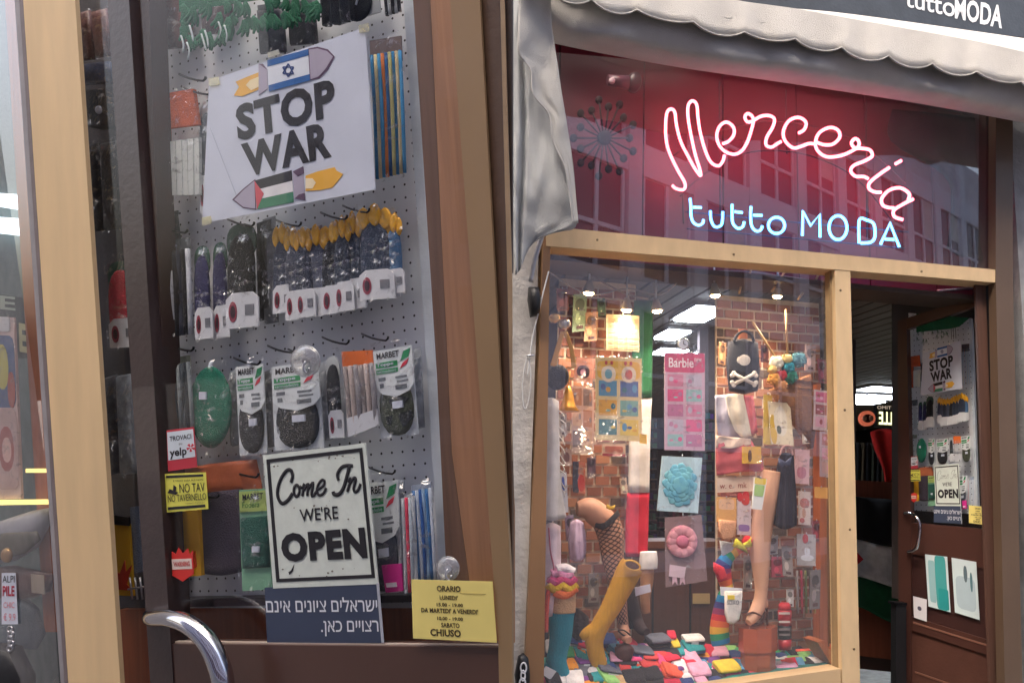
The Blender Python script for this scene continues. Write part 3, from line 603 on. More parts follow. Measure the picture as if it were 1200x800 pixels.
for i, (a, b_, c, d_) in enumerate([(882, 312, 876, 327), (868, 336, 866, 344), (922, 315, 904, 342), (961, 318, 956, 328), (941, 343, 935, 351), (882, 377, 911, 422), (921, 362, 923, 416)]):
    one(FR, 'wooden_stick', MB(FR).ptube([(a, b_), (c, d_)], 1.2, -.2, sub=1, n=6), mk((206, 168, 120), .5),
        ['short pale wooden peg near the top centre of the window', 'tiny pale peg below the first wooden peg', 'long pale wooden stick touching the barn door lamp', 'pale peg near the top of the mullion', 'small pale peg left of the mullion peg', 'slanting thin stick running down to the pompoms', 'upright thin stick above the pompoms'][i], 'stick')
# clock
t = Thing(FR, 'wall_clock', 'small round clock hanging above the pink sticker sheet', 'clock'); t.add('rim', MB(FR).pillow(ell(801, 403, 7.5, 7.5, 20), -.14, .012), mk((120, 126, 130), .3, metal=.5)); t.add('face', MB(FR).prism(ell(801, 403, 5.5, 5.5, 20), -.125, -.135), WHITE)
t.add('hand', MB(FR).ptube([(801, 403), (801, 399)], .4, -.123, sub=1, n=4), INK); t.add('hand', MB(FR).ptube([(801, 403), (804, 404)], .4, -.123, sub=1, n=4), INK); t.done()

def colors(n, pal): return [random.choice(pal) for _ in range(n)]
# Italian flag cloth
t = Thing(FR, 'flag', 'long green white and red flag cloth hanging beside the left bricks', 'flag')
def fz(a, b): return .012 * math.sin(a * 9) + .004 * math.sin(b * 14)
t.add('green_band', MB(FR).grid([[(743, 352, -.44), (754, 352, -.44), (765, 352, -.44)], [(741, 410, -.44), (752, 410, -.44), (765, 410, -.44)], [(739, 466, -.44), (750, 466, -.44), (764, 466, -.44)]], fold=fz), fabric((14, 92, 54)))
t.add('white_band', MB(FR).grid([[(738, 466, -.44), (750, 466, -.44), (764, 466, -.44)], [(737, 520, -.44), (748, 520, -.44), (762, 520, -.44)], [(736, 577, -.44), (748, 577, -.44), (761, 577, -.44)]], fold=fz), fabric((226, 222, 220)))
t.add('red_band', MB(FR).grid([[(735, 577, -.44), (748, 577, -.44), (761, 577, -.44)], [(733, 615, -.44), (746, 615, -.44), (760, 615, -.44)], [(733, 652, -.44), (746, 652, -.44), (759, 652, -.44)]], fold=fz), fabric((206, 30, 60))); t.done()
# fringed white scarves
t = Thing(FR, 'scarf', 'white fluffy scarf hanging down the left side of the display', 'scarf')
t.add('cloth', MB(FR).grid([[(641, 466, -.1), (648, 466, -.09), (655, 470, -.1)], [(640, 530, -.1), (648, 530, -.08), (656, 530, -.1)], [(639, 570, -.1), (647, 570, -.08), (658, 572, -.1)], [(638, 608, -.1), (648, 610, -.08), (664, 606, -.1)]], .02), fabric((214, 210, 208)))
for k in range(12): t.add('fringe', MB(FR).ptube([(654 + k * .2, 480 + k * 10), (660 + random.uniform(-2, 3), 486 + k * 10), (662, 492 + k * 10)], .6, -.1, sub=2, n=4), fabric((225, 222, 220)))
t.done()
t = Thing(FR, 'garment', 'white and pink strappy garment hanging low at the left of the display', 'garment')
t.add('cloth', MB(FR).grid([[(638, 615, -.14), (647, 612, -.13), (657, 616, -.14)], [(637, 670, -.14), (647, 672, -.12), (657, 668, -.14)], [(636, 720, -.14), (645, 722, -.13), (650, 720, -.14)]], .005), fabric((226, 205, 214)))
t.add('strap', MB(FR).ptube([(643, 618), (645, 645), (649, 668), (641, 678)], 1.0, -.11, n=6), fabric((170, 60, 80))); t.done()
one(FR, 'garment', MB(FR).grid([[(668, 612, -.25), (676, 608, -.25), (684, 612, -.25)], [(666, 635, -.25), (676, 636, -.22), (687, 634, -.25)], [(668, 655, -.25), (678, 658, -.23), (686, 652, -.25)]], .005, fold=lambda a, b: .01 * math.sin(a * 20)), fabric((196, 170, 196)), 'lilac satin garment hanging left of the fishnet leg', 'garment')
# black cylinder purse with gold ribbon
t = Thing(FR, 'handbag', 'round black fluffy purse hung from a gold ribbon at top left', 'bag')
m = MB(FR); m.pillow(ell(653, 442, 13, 15, 20), -.2, .06); 
t.add('pouch', m, mk((24, 22, 30), .9, .3, 60, 1, 120))
t.add('ribbon', MB(FR).grid([[(657, 388, -.18), (662, 388, -.18)], [(650, 410, -.17), (656, 412, -.17)], [(645, 428, -.16), (652, 430, -.16)]], .003), mk((216, 160, 76), .35, .1))
t.add('ribbon', MB(FR).grid([[(660, 388, -.18), (665, 388, -.18)], [(667, 408, -.17), (672, 408, -.17)], [(670, 432, -.16), (676, 430, -.16)]], .003), mk((216, 160, 76), .35, .1))
t.add('charm', MB(FR).pillow(ell(649, 373, 7, 6, 12), -.2, .03), mk((220, 180, 120), .25, .2, metal=.6)); t.add('charm', MB(FR).pillow(ell(661, 380, 8, 6, 12), -.2, .03), mk((200, 195, 190), .2, .2, metal=.7)); t.done()
t = Thing(FR, 'bell_ornament', 'gold bell ornament with a wide brim under the black purse', 'ornament')
t.add('bell', MB(FR).tube([FR.at(666, y, -.2) for y in (452, 460, 468, 476, 482)], [.008, .02, .026, .034, .052], 16), mk((226, 160, 60), .3, .2, metal=.6)); t.add('cord', MB(FR).ptube([(668, 435), (666, 453)], .8, -.2, sub=1, n=5), mk((216, 160, 76), .4)); t.done()

# flat packs: card with printed pictures under film
def pack(fr, q, z, base, label, cat='packet', name='packet', cells=None, texts=(), blobs=(), thick=.006, filmed=True, group=None, hole=True):
    t = Thing(fr, name, label, cat, group); c = t.add('card', MB(fr).prism(q, z, z - thick), paper(base))
    if cells:
        nx, ny, s0, t0, s1, t1, pal = cells
        for j in range(ny):
            for i in range(nx):
                a = s0 + (s1 - s0) * i / nx; b_ = t0 + (t1 - t0) * j / ny; dx = (s1 - s0) / nx * .84; dy = (t1 - t0) / ny * .8; k = pal[(i + j * nx) % len(pal)]
                t.add('picture', MB(fr).prism(sq(q, a, b_, a + dx, b_ + dy), z + .001, z), paper(k), c)
                cc = len(t.p) - 1
                if dx * abs(q[1][0] - q[0][0]) > 5:
                    for r_ in range(3):
                        t.add('motif', MB(fr).prism(qell(sq(q, a, b_, a + dx, b_ + dy), .1 + .28 * r_, .2 + .2 * ((i + r_ + j) % 3), .38 + .28 * r_, .6 + .15 * ((i + r_) % 2), 10), z + .0016, z + .001), paper(pal[(i * 3 + j + r_ + 1) % len(pal)]), c)
    for s in blobs:
        t.add('print', MB(fr).prism(qell(q, s[0], s[1], s[2], s[3], 14, s[5] if len(s) > 5 else 2.2), z + .0012 + .0003 * blobs.index(s), z), paper(s[4]), c)
    for s in texts: t.add('lettering', MB(fr).text(s[0], sq(q, *s[1]), z + .0022, s[2] if len(s) > 2 else .0), mk(s[3] if len(s) > 3 else (40, 38, 44), .6, 0, bump=0), c)
    if filmed: t.add('film', MB(fr).pillow(sq(q, -.03, -.02, 1.03, 1.02), z + .003, .006), film())
    if hole: t.add('hook', MB(fr).ptube([bl(q, .5, -.04) + (z - .03,), bl(q, .5, -.01) + (z + .012,)], .7, sub=1, n=5), SILVER)
    return t.done()
YEL = (236, 190, 60); SKYB = (84, 150, 190)
pack(FR, skew(698, 418, 752, 515, 2), -.24, (228, 206, 150), 'cream sheet of six yellow and blue cartoon sticker pictures on the left bricks', 'sticker sheet', 'sticker_sheet',
     (2, 3, .07, .28, 1.0, .98, [SKYB, (70, 100, 160), (226, 170, 70), (120, 170, 160), (60, 120, 130), (230, 200, 90)]), (),
     [(.03, .04, .97, .26, YEL, 6), (.12, .1, .44, .3, (240, 226, 200)), (.56, .1, .88, .3, (240, 226, 200)), (.2, .14, .36, .26, (110, 170, 190)), (.64, .14, .8, .26, (206, 90, 60)), (.2, .04, .26, .09, (190, 60, 50)), (.32, .04, .38, .09, (190, 60, 50)), (.62, .04, .68, .09, (190, 60, 50)), (.74, .04, .8, .09, (190, 60, 50))])
pack(FR, skew(711, 368, 749, 410, 2), -.3, (226, 196, 160), 'small cream grid sheet lit warmly above the sticker sheet', 'sheet', 'packet', (6, 6, .06, .1, 1, .98, [(220, 180, 140), (206, 166, 130)]), filmed=False)
pack(FR, skew(779, 413, 826, 527, 1), -.12, (206, 170, 190), 'pink sheet of doll hair clips headed Barbie hanging in the middle of the window', 'clip sheet', 'clip_sheet',
     (2, 5, .07, .22, 1.0, .99, [(206, 130, 160), (190, 178, 196), (222, 90, 140), (150, 190, 190), (190, 120, 160)]), [('Barbie', (.1, .05, .72, .15), .015, (250, 235, 240)), ('new', (.74, .05, .92, .09), .0, (250, 235, 240))],
     [(.0, .0, 1.0, .2, (206, 60, 110), 14)])
t = pack(FR, [(776, 534), (823, 536), (818, 601), (770, 598)], -.13, (198, 226, 236), 'pale blue tissue flower in a clear packet under the pink sheet', 'packet', 'flower_packet')
t = Thing(FR, 'tissue_flower', 'pale blue many-petalled tissue flower inside the clear packet', 'flower')
for r_, n_ in ((20, 12), (15, 10), (10, 8), (5, 6)):
    for k in range(n_):
        a = 2 * math.pi * k / n_ + r_; x, y = 797 + r_ * .75 * math.cos(a), 568 + r_ * math.sin(a)
        t.add('petal', MB(FR).pillow([(x + 6 * math.cos(b_) * (1 + .2 * math.sin(3 * b_ + k)), y + 6 * math.sin(b_)) for b_ in [2 * math.pi * j / 9 for j in range(9)]], -.128 + (20 - r_) * .0006, .004), paper((110 + 8 * (k % 3), 186 + 6 * (k % 3), 212)))
t.done()
t = pack(FR, [(779, 606), (822, 603), (829, 680), (780, 688)], -.13, (150, 120, 120), 'clear packet holding a pink fluffy rosette', 'packet', 'rosette_packet', thick=.001)
t = Thing(FR, 'rosette', 'round pink fluffy rosette hair tie with ribbon tails and a label', 'rosette')
for k in range(22):
    a = 2 * math.pi * k / 22; t.add('frill', MB(FR).pillow(ell(799 + 12 * math.cos(a), 634 + 13 * math.sin(a), 6.5, 6.5, 8), -.125, .014 + .004 * (k % 2)), fabric((232, 150 + 12 * (k % 2), 172)))
t.add('centre', MB(FR).pillow(ell(799, 634, 8, 8, 14), -.12, .02), fabric((226, 130, 156)))
t.add('tag', MB(FR).prism([(785, 661), (804, 664), (802, 677), (784, 675)], -.118, -.121), paper((228, 200, 210)))
for a in (788, 797): t.add('ribbon_tail', MB(FR).prism([(a, 675), (a + 5, 676), (a + 6, 685), (a + 3, 681), (a, 685)], -.12, -.122), fabric((228, 190, 204)))
t.done()
pack(FR, skew(670, 452, 696, 530, 2), -.3, (224, 190, 176), 'hosiery card with small photographs of legs left of the sticker sheet', 'card', 'packet', (2, 3, .05, .03, 1.0, .98, [(196, 140, 110), (150, 130, 130), (220, 180, 150)]))
pack(FR, [(676, 418), (697, 420), (694, 452), (672, 446)], -.3, (214, 150, 130), 'pink eye mask package beside the black purse', 'packet', 'packet', blobs=[(.1, .3, .8, .8, (60, 30, 60)), (.3, .45, .6, .7, (210, 150, 180))])
pack(FR, skew(671, 540, 686, 577, 1), -.32, (206, 120, 90), 'small card with a dark haired woman in red on the bricks', 'card', 'packet', blobs=[(.0, 0, .5, 1, (50, 60, 80), 9), (.45, .1, .85, .5, (200, 140, 110)), (.4, .4, .95, .95, (200, 60, 50))])
pack(FR, skew(658, 525, 670, 545, 1), -.3, (180, 150, 140), 'tiny beige card hanging beside the white scarf', 'card', 'packet', blobs=[(.2, .2, .8, .8, (120, 80, 80))])
pack(FR, skew(706, 519, 733, 534, 1), -.32, (226, 200, 180), 'small pink striped card under the sticker sheet', 'card', 'packet', blobs=[(.1, .2, .9, .7, (196, 120, 110), 6), (0, .8, 1, 1, (160, 40, 70), 9)])
pack(FR, skew(657, 553, 664, 600, 0, 2), -.2, (222, 222, 230), 'narrow white card with blue print hanging low beside the scarf', 'card', 'packet', blobs=[(.1, .1, .6, .5, (60, 90, 180))])
pack(FR, skew(750, 508, 758, 519, 1), -.2, (240, 190, 60), 'tiny yellow tag beside the flag cloth', 'tag', 'price_tag', filmed=False)
random.seed(31)
CL = [(672, 345, 16, 44, (150, 176, 150), 'pale green packet added for a green reflection high at the left of the bricks'), (652, 338, 14, 26, (120, 60, 50), 'dark red trim packet in the top left corner of the display'), (686, 366, 15, 34, (196, 150, 120), 'small peach packet left of the cream grid sheet'), (700, 350, 9, 20, (90, 120, 100), 'tiny green packet above the sticker sheet'), (655, 485, 9, 26, (206, 190, 180), 'tiny cream packet beside the gold bell'),  # the first, pale green one is added in place of a green reflection
      (688, 536, 10, 24, (90, 60, 70), 'tiny dark card on the bricks right of the woman card'), (726, 560, 8, 18, (210, 180, 150), 'tiny beige tag beside the red band of the flag cloth'), (662, 604, 10, 30, (176, 150, 176), 'small lilac tag under the white scarf'), (690, 672, 12, 34, (150, 140, 130), 'small grey packet between fishnet leg and teal sock'), (843, 400, 8, 26, (190, 140, 100), 'small tan card left of the crossbones bag'),
      (892, 404, 8, 20, (120, 60, 60), 'small dark red card right of the crossbones bag'), (944, 404, 12, 30, (176, 150, 150), 'pale hair clip card above the doll packets'), (958, 420, 10, 28, (150, 70, 90), 'small wine red card at the top right of the bricks'), (936, 470, 12, 26, (206, 160, 110), 'small orange tan card beside the straw cone'), (940, 500, 10, 20, (220, 206, 190), 'tiny cream card above the pink hosiery card'),
      (952, 610, 10, 26, (150, 60, 70), 'small red card beside the wooden upright'), (900, 628, 12, 22, (190, 196, 200), 'clear hook packet right of the knee of the nude leg'), (904, 652, 14, 24, (190, 70, 90), 'pink packet right of the calf of the nude leg'), (916, 640, 12, 34, (160, 150, 146), 'long clear packet beside the pink one'), (872, 650, 10, 40, (176, 166, 160), 'pale packet between rainbow sock and nude leg'),
      (922, 690, 8, 20, (206, 200, 196), 'tiny pale packet above the red tin'), (950, 668, 12, 46, (120, 110, 110), 'grey comb packet among the long sticks'), (972, 610, 8, 26, (206, 210, 216), 'tiny white tag low beside the mullion'), (972, 640, 9, 40, (70, 60, 66), 'dark packet low beside the mullion'), (842, 650, 7, 40, (160, 120, 80), 'narrow tan card at the left edge of the right bricks'), (845, 570, 30, 12, (196, 120, 110), 'coral ribbon card under the cream label strip')]
for x, y, w_, h_, c, lb in CL:
    dl = random.uniform(-1.5, 2); pack(FR, skew(x, y, x + w_, y + h_, dl, random.uniform(-2, 2)), (-.44 if y < 400 else -.28 + random.uniform(-.06, .08)), c, lb, blobs=[(.15, .12, .85, .45, tuple(int(v * .6) for v in c)), (.2, .5, .6, .8, tuple(min(235, int(v * 1.3)) for v in c)), (.3, .84, .8, .93, (90, 60, 60), 6)])
# crossbones bag (no character on it)
t = Thing(FR, 'bag', 'black bag with crossed white bones hanging on the right bricks', 'bag')
t.add('cloth', MB(FR).pillow([(853, 400), (872, 397), (888, 401), (890, 430), (888, 458), (872, 462), (854, 458), (851, 430)], -.22, .03), fabric((20, 20, 32)))
bw_ = fabric((236, 226, 214))
for a, b_ in (((860, 438), (884, 450)), ((884, 438), (860, 450))): t.add('bone', MB(FR).ptube([a, b_], 2.0, -.19, sub=1, n=8), bw_)
for x, y in ((860, 437), (858, 440), (884, 437), (886, 440), (860, 451), (858, 448), (884, 451), (886, 448)): t.add('bone_end', MB(FR).pillow(ell(x, y, 2.8, 2.8, 10), -.19, .006), bw_)
t.add('patch', MB(FR).pillow(ell(872, 422, 9, 8, 16), -.193, .004), bw_)
t.add('handle', MB(FR).ptube([(860, 400), (864, 392), (872, 388), (880, 392), (884, 401)], 1.6, -.2, n=6), fabric((20, 20, 32))); t.add('card', MB(FR).prism(rect(866, 385, 876, 397), -.21, -.213), paper((220, 130, 80))); t.done()
# straw cone with pompoms
t = Thing(FR, 'straw_cone', 'brown woven straw cone hanging point down at the right', 'basket')
m = MB(FR).tube([FR.at(x, y, -.26) for x, y in ((925, 448), (935, 475), (945, 500), (950, 525))], [.115, .085, .055, .015], 24)
t.add('weave', m, mk((150, 98, 54), .7, .35, 40, .8, 90, stretch=(1, 6, 1)))
for k in range(9): 
    p = FR.at(925 + k * 2.8, 448 + k * 8.6, -.26); r_ = .117 - k * .0115; t.add('straw_ring', MB(FR).tube([p + Vector((r_ * math.cos(a), -.0 * r_, r_ * math.sin(a))) for a in [2 * math.pi * j / 20 for j in range(20)]], .0035, 5, closed=True), mk((176, 122, 72), .7, .3, 60))
t.done()
pomp = [(909, 425, 8, (240, 236, 220), 'cream pompom at the top left of the bunch'), (921, 421, 6, (232, 210, 150), 'pale yellow pompom at the top of the bunch'), (935, 422, 9, (92, 150, 168), 'large grey blue pompom at the right of the bunch'), (923, 431, 7, (40, 150, 170), 'bright blue pompom in the middle of the bunch'), (926, 442, 8, (30, 130, 110), 'sparkly green pompom at the bottom of the bunch'),
        (915, 440, 6, (190, 50, 60), 'red pompom between gold and green ones'), (906, 444, 7, (224, 160, 70), 'orange gold pompom at the lower left of the bunch'), (904, 433, 5, (236, 200, 130), 'small cream yellow pompom at the left edge'), (914, 452, 7, (200, 140, 90), 'brown ball hanging under the pompoms')]
for x, y, r_, c, lb in pomp:
    m = MB(FR); m.pillow([(x + r_ * (1 + .1 * math.sin(5 * a)) * math.cos(a), y + r_ * (1 + .1 * math.sin(5 * a)) * math.sin(a)) for a in [2 * math.pi * k / 22 for k in range(22)]], -.17, .035)
    c0 = FR.at(x, y, -.165)
    for k in range(40):
        a = random.uniform(0, 6.28); b_ = random.uniform(.15, 1.3); d_ = Vector((math.cos(a) * math.sin(b_), math.sin(a) * math.sin(b_), math.cos(b_))); rr = r_ * FR.sc(x, y, -.17)
        p = c0 + d_ * rr * .85; n_ = m.addv([p + d_.orthogonal() * .004, p - d_.orthogonal() * .004, p + d_ * .012]); m.f.append((n_, n_ + 1, n_ + 2))
    one(FR, 'pompom', m, fabric(c), lb, 'pompom', 'coloured pompoms in the bunch')
# bibs, cloths
def cloth(poly_rows, c, label, cat='cloth', name='cloth', th=.004, f=.008, fr=FR, z=None):
    return one(fr, name, MB(fr).grid(poly_rows, th, fold=lambda a, b_: f * math.sin(a * 11 + b_ * 3) + f * .5 * math.sin(b_ * 13 + a * 4)), fabric(c), label, cat)
cloth([[(838, 463, -.24), (850, 462, -.24), (862, 461, -.24)], [(839, 485, -.24), (850, 486, -.22), (864, 486, -.24)], [(842, 510, -.24), (855, 514, -.24), (876, 515, -.24)]], (176, 176, 196), 'grey lilac bib hanging folded at the left of the right bricks')
cloth([[(850, 462, -.2), (860, 461, -.2), (871, 462, -.2)], [(854, 485, -.2), (866, 485, -.18), (876, 486, -.2)], [(862, 505, -.2), (872, 514, -.2), (881, 511, -.2)]], (238, 226, 206), 'cream bib lying over the grey lilac one')
cloth([[(871, 463, -.22), (877, 463, -.22), (883, 464, -.22)], [(876, 486, -.22), (882, 486, -.21), (886, 486, -.22)], [(880, 508, -.22), (884, 508, -.22), (888, 507, -.22)]], (222, 112, 118), 'coral pink strip beside the cream bib')
cloth([[(839, 519, -.22), (860, 516, -.2), (880, 515, -.2)], [(839, 540, -.22), (862, 540, -.19), (893, 538, -.2)], [(840, 557, -.22), (866, 553, -.2), (895, 552, -.2)]], (206, 98, 106), 'pink folded cloth with a cream hem under the bibs')
cloth([[(839, 510, -.21), (860, 512, -.19), (880, 514, -.19)], [(839, 524, -.21), (860, 525, -.19), (880, 521, -.19)]], (232, 206, 186), 'cream hem band above the pink folded cloth')
pack(FR, skew(870, 523, 892, 543, 0), -.17, (228, 176, 60), 'yellow packet with a knife shaped print on the pink cloth', 'packet', 'packet', blobs=[(.3, .2, .5, .9, (90, 50, 30))])
pack(FR, skew(840, 560, 884, 577, -2), -.22, (226, 204, 184), 'cream label strip with scribbled lettering under the pink cloth', 'label', 'label_strip', texts=[('w. e.  mk', (.08, .35, .8, .75), 0, (150, 70, 60))], filmed=False)
pack(FR, skew(840, 582, 863, 611, 1), -.2, (236, 180, 110), 'orange and cream sock card at the left of the nude leg', 'sock card', 'sock_card', blobs=[(.1, .05, .9, .5, (240, 196, 160), 5)])
one(FR, 'sock', MB(FR).pillow([(842, 608), (863, 610), (862, 628), (854, 634), (846, 632), (842, 622)], -.19, .012), knit((226, 168, 130)), 'peach sock toe hanging below the orange card', 'sock')
pack(FR, skew(864, 585, 880, 626, 1), -.2, (222, 206, 214), 'white and lilac sock card with a red bow', 'sock card', 'sock_card', blobs=[(.1, .7, .9, .9, (150, 120, 180), 4), (.0, -.2, .4, .05, (200, 40, 50)), (.4, -.25, .9, .0, (200, 40, 50)), (.3, -.15, .9, .15, (200, 60, 60))])
pack(FR, [(884, 559), (899, 561), (893, 597), (881, 596)], -.1, (236, 236, 232), 'tall white card with yellow and green panels clipped to the nude leg', 'hosiery card', 'hosiery_card', blobs=[(.05, 0, .95, .2, (236, 206, 80), 9), (.1, .22, .9, .58, (168, 206, 110), 9)], filmed=False)
pack(FR, skew(932, 526, 949, 566, 1, -1), -.25, (222, 180, 186), 'pink hosiery card right of the navy dress', 'packet', 'packet', blobs=[(.15, .5, .8, .85, (190, 120, 140))])
pack(FR, skew(936, 575, 950, 614, 1), -.25, (220, 200, 190), 'cream card with red floral print under the pink card', 'packet', 'packet', blobs=[(.1, .2, .9, .5, (190, 110, 100)), (.3, .5, .6, .8, (200, 150, 120)), (.1, .8, .5, .95, (190, 90, 90))])
pack(FR, skew(954, 456, 970, 503, 2, -1), -.2, (190, 170, 176), 'narrow packet of pink dolls near the mullion, upper one', 'packet', 'packet', (1, 3, .15, .05, 1.1, .98, [(190, 90, 130), (150, 80, 90), (200, 150, 170)]))
pack(FR, skew(961, 505, 978, 558, 2, 0), -.16, (176, 150, 156), 'narrow packet of pink dolls near the mullion, lower one', 'packet', 'packet', (1, 3, .15, .05, 1.1, .98, [(170, 100, 100), (200, 140, 160), (190, 150, 150)]))
pack(FR, skew(955, 570, 970, 583, 1), -.14, (228, 168, 90), 'small orange price card on the wooden upright', 'card', 'price_card', filmed=False)
pack(FR, skew(972, 582, 976, 598, 0), -.14, (222, 222, 226), 'tiny white price tag near the mullion', 'tag', 'price_tag', filmed=False)
pack(FR, skew(934, 625, 956, 662, 1), -.22, (182, 176, 178), 'clear packet with a white scissor shape and red print', 'packet', 'packet', blobs=[(.3, .0, .6, .3, (190, 60, 60)), (.4, .4, .7, .7, (226, 228, 236)), (.2, .65, .9, .85, (226, 228, 236))])
pack(FR, skew(900, 470, 926, 520, 2, 4), -.21, (236, 222, 190), 'cream and white figure packet hanging under the straw cone', 'packet', 'packet', blobs=[(.0, .3, .3, 1, (220, 180, 60)), (.2, .1, .8, .8, (240, 232, 214)), (.3, .55, .5, .75, (80, 90, 70))])
pack(FR, skew(895, 462, 905, 520, 1), -.24, (226, 196, 90), 'narrow yellow card beside the cream figure packet', 'card', 'packet')
for i, c in enumerate([(180, 174, 176), (206, 60, 90), (120, 130, 70), (70, 60, 70), (190, 160, 90)]):
    one(FR, 'pencil', MB(FR).ptube([(934 + i * 5, 668), (935 + i * 5, 718)], 1.3, -.3, sub=1, n=6), mk(c, .4), ['silver', 'pink', 'olive', 'black', 'tan'][i] + ' long stick standing against the bricks at lower right', 'stick', 'sticks against the right bricks')
one(FR, 'walking_stick', MB(FR).ptube([(978, 678), (975, 672), (979, 670), (982, 680), (980, 740)], 1.2, -.2, n=6), mk((110, 76, 60), .4), 'thin carved brown walking stick beside the mullion', 'walking stick')
# navy tulle dress
t = Thing(FR, 'dress', 'small navy tulle dress with a bow hanging beside the nude leg', 'dress')
t.add('skirt', MB(FR).grid([[(914, 532, -.2), (921, 530, -.17), (930, 532, -.2)], [(908, 560, -.2), (920, 560, -.15), (932, 562, -.2)], [(905, 590, -.2), (919, 592, -.13), (934, 592, -.2)], [(903, 612, -.2), (919, 620, -.12), (934, 615, -.2)]], .004, fold=lambda a, b_: .02 * b_ * math.sin(a * 26), nu=10), fabric((26, 28, 50)))
t.add('bow', MB(FR).pillow([(912, 536), (920, 541), (928, 534), (926, 548), (920, 545), (913, 550)], -.12, .012), fabric((70, 76, 104)))
t.add('strap', MB(FR).ptube([(914, 533), (918, 523), (926, 523), (929, 533)], 1, -.17, n=6), fabric((200, 150, 140))); t.done()

# ---------------------------------------------------------------- display legs and socks
SKIN = mk((216, 166, 136), .6, .06, 6, .1, 160); SKIN2 = mk((186, 136, 112), .6, .06)
def limb(t, name, pts, mat, z, n=16, flat=.9, **k):
    P = [(p[0], p[1], z + (p[3] if len(p) > 3 else 0)) for p in pts]
    return t.add(name, MB(FR).ptube(P, [p[2] for p in pts], z, sub=6, n=n, flat=flat), mat, **k)
t = Thing(FR, 'leg_form', 'display leg in black fishnet stocking with a lace garter band and heeled foot', 'leg display')
limb(t, 'thigh', [(676, 596, 8), (690, 596, 13), (702, 604, 14), (712, 614, 14)], SKIN2, -.3)
limb(t, 'stocking', [(710, 610, 15.5), (716, 628, 15.2), (718, 650, 13), (722, 675, 11), (726, 700, 8.5), (729, 722, 6.5), (731, 734, 6)], net_mat('net', (190, 140, 114), (20, 16, 20), wdt=.26), -.29, 20)
limb(t, 'foot', [(730, 732, 6), (731, 740, 6.5, .02), (733, 746, 6, .05), (737, 750, 4, .09)], SKIN2, -.29)
t.add('garter_band', MB(FR).grid([[(697, 612, -.27), (708, 612, -.22), (724, 597, -.26)], [(698, 618, -.27), (710, 619, -.215), (727, 603, -.26)]], .004), fabric((24, 20, 28)))
t.add('bow', MB(FR).pillow([(711, 590), (716, 593), (721, 591), (720, 597), (714, 597), (710, 595)], -.2, .01), mk((226, 180, 60), .5))
for s_ in (-1, 1): t.add('shoe_strap', MB(FR).ptube([(724, 738), (731, 741 + s_ * 3), (739, 744)], .9, -.22, n=5), BLACK)
t.done()
t = Thing(FR, 'leg_form', 'display leg with a white cuff, black stocking foot and a label tag', 'leg display')
limb(t, 'leg', [(758, 655, 8), (758, 680, 7.5), (756, 700, 6), (757, 718, 5)], mk((176, 128, 92), .5), -.36)
limb(t, 'cuff', [(760, 646, 9.5), (760, 656, 10.5), (760, 666, 10)], fabric((240, 238, 240)), -.36)
limb(t, 'stocking_foot', [(738, 690, 6), (742, 710, 7), (746, 726, 7), (752, 737, 6, .04), (758, 740, 4, .08)], fabric((44, 28, 34)), -.33)
limb(t, 'stocking', [(730, 700, 6), (735, 712, 6), (739, 724, 5), (741, 736, 3)], fabric((24, 22, 28)), -.36)
t.add('label', MB(FR).prism([(744, 688), (762, 684), (763, 693), (745, 698)], -.28, -.284), paper((206, 206, 226))); t.done()
t = Thing(FR, 'sock_form', 'tall mustard yellow knee sock standing on tiptoe with an open top', 'sock display')
YK = mk((206, 150, 34), .95, .12, 14, .6, 60, stretch=(8, 1.2, 8))
limb(t, 'sock', [(741, 662, 13.5), (738, 667, 14.5), (728, 687, 13.5), (716, 711, 11.5), (704, 731, 10.5), (697, 745, 11.5), (697, 757, 10), (700, 770, 9.5), (704, 780, 8)], YK, -.2, 22)
limb(t, 'heel', [(702, 734, 8), (692, 740, 8), (685, 744, 6.5), (681, 747, 4)], YK, -.2, 14)
t.add('opening', MB(FR).pillow([(741 + 8 * math.cos(a) - 1 * math.sin(a), 662 + 2.5 * math.cos(a) + 4 * math.sin(a)) for a in [2 * math.pi * k / 16 for k in range(16)]], -.115, .002), mk((96, 56, 18), .9));  # dark disc on the solid top, painted as the shaded inside of the sock
t.add('top_rim', MB(FR).ptube([(741 + 9 * math.cos(a) - 1 * math.sin(a), 662 + 3 * math.cos(a) + 5 * math.sin(a)) for a in [2 * math.pi * k / 16 for k in range(16)]], 1.2, -.118, sub=2, n=6, closed=True), mk((222, 166, 50), .8)); t.done()
t = Thing(FR, 'sock_form', 'teal knee sock with a tan top band at the lower left of the window', 'sock display')
TK = mk((0, 132, 156), .95, .12, 14, .6, 60, stretch=(8, 1.2, 8))
limb(t, 'sock', [(659, 714, 15), (658, 722, 14.5), (657, 745, 13), (654, 762, 11.5), (652, 776, 12), (658, 792, 10.5), (667, 806, 9), (676, 818, 7)], TK, -.16, 22)
limb(t, 'heel', [(656, 772, 8), (647, 779, 8), (640, 784, 6)], TK, -.16, 14)
limb(t, 'top_band', [(660, 694, 14.5), (659.5, 704, 15), (659, 717, 15.2)], knit((190, 150, 112)), -.16, 22)
t.add('label', MB(FR).prism([(640, 780), (652, 786), (645, 796), (633, 788)], -.08, -.084), paper((226, 226, 230))); t.done()
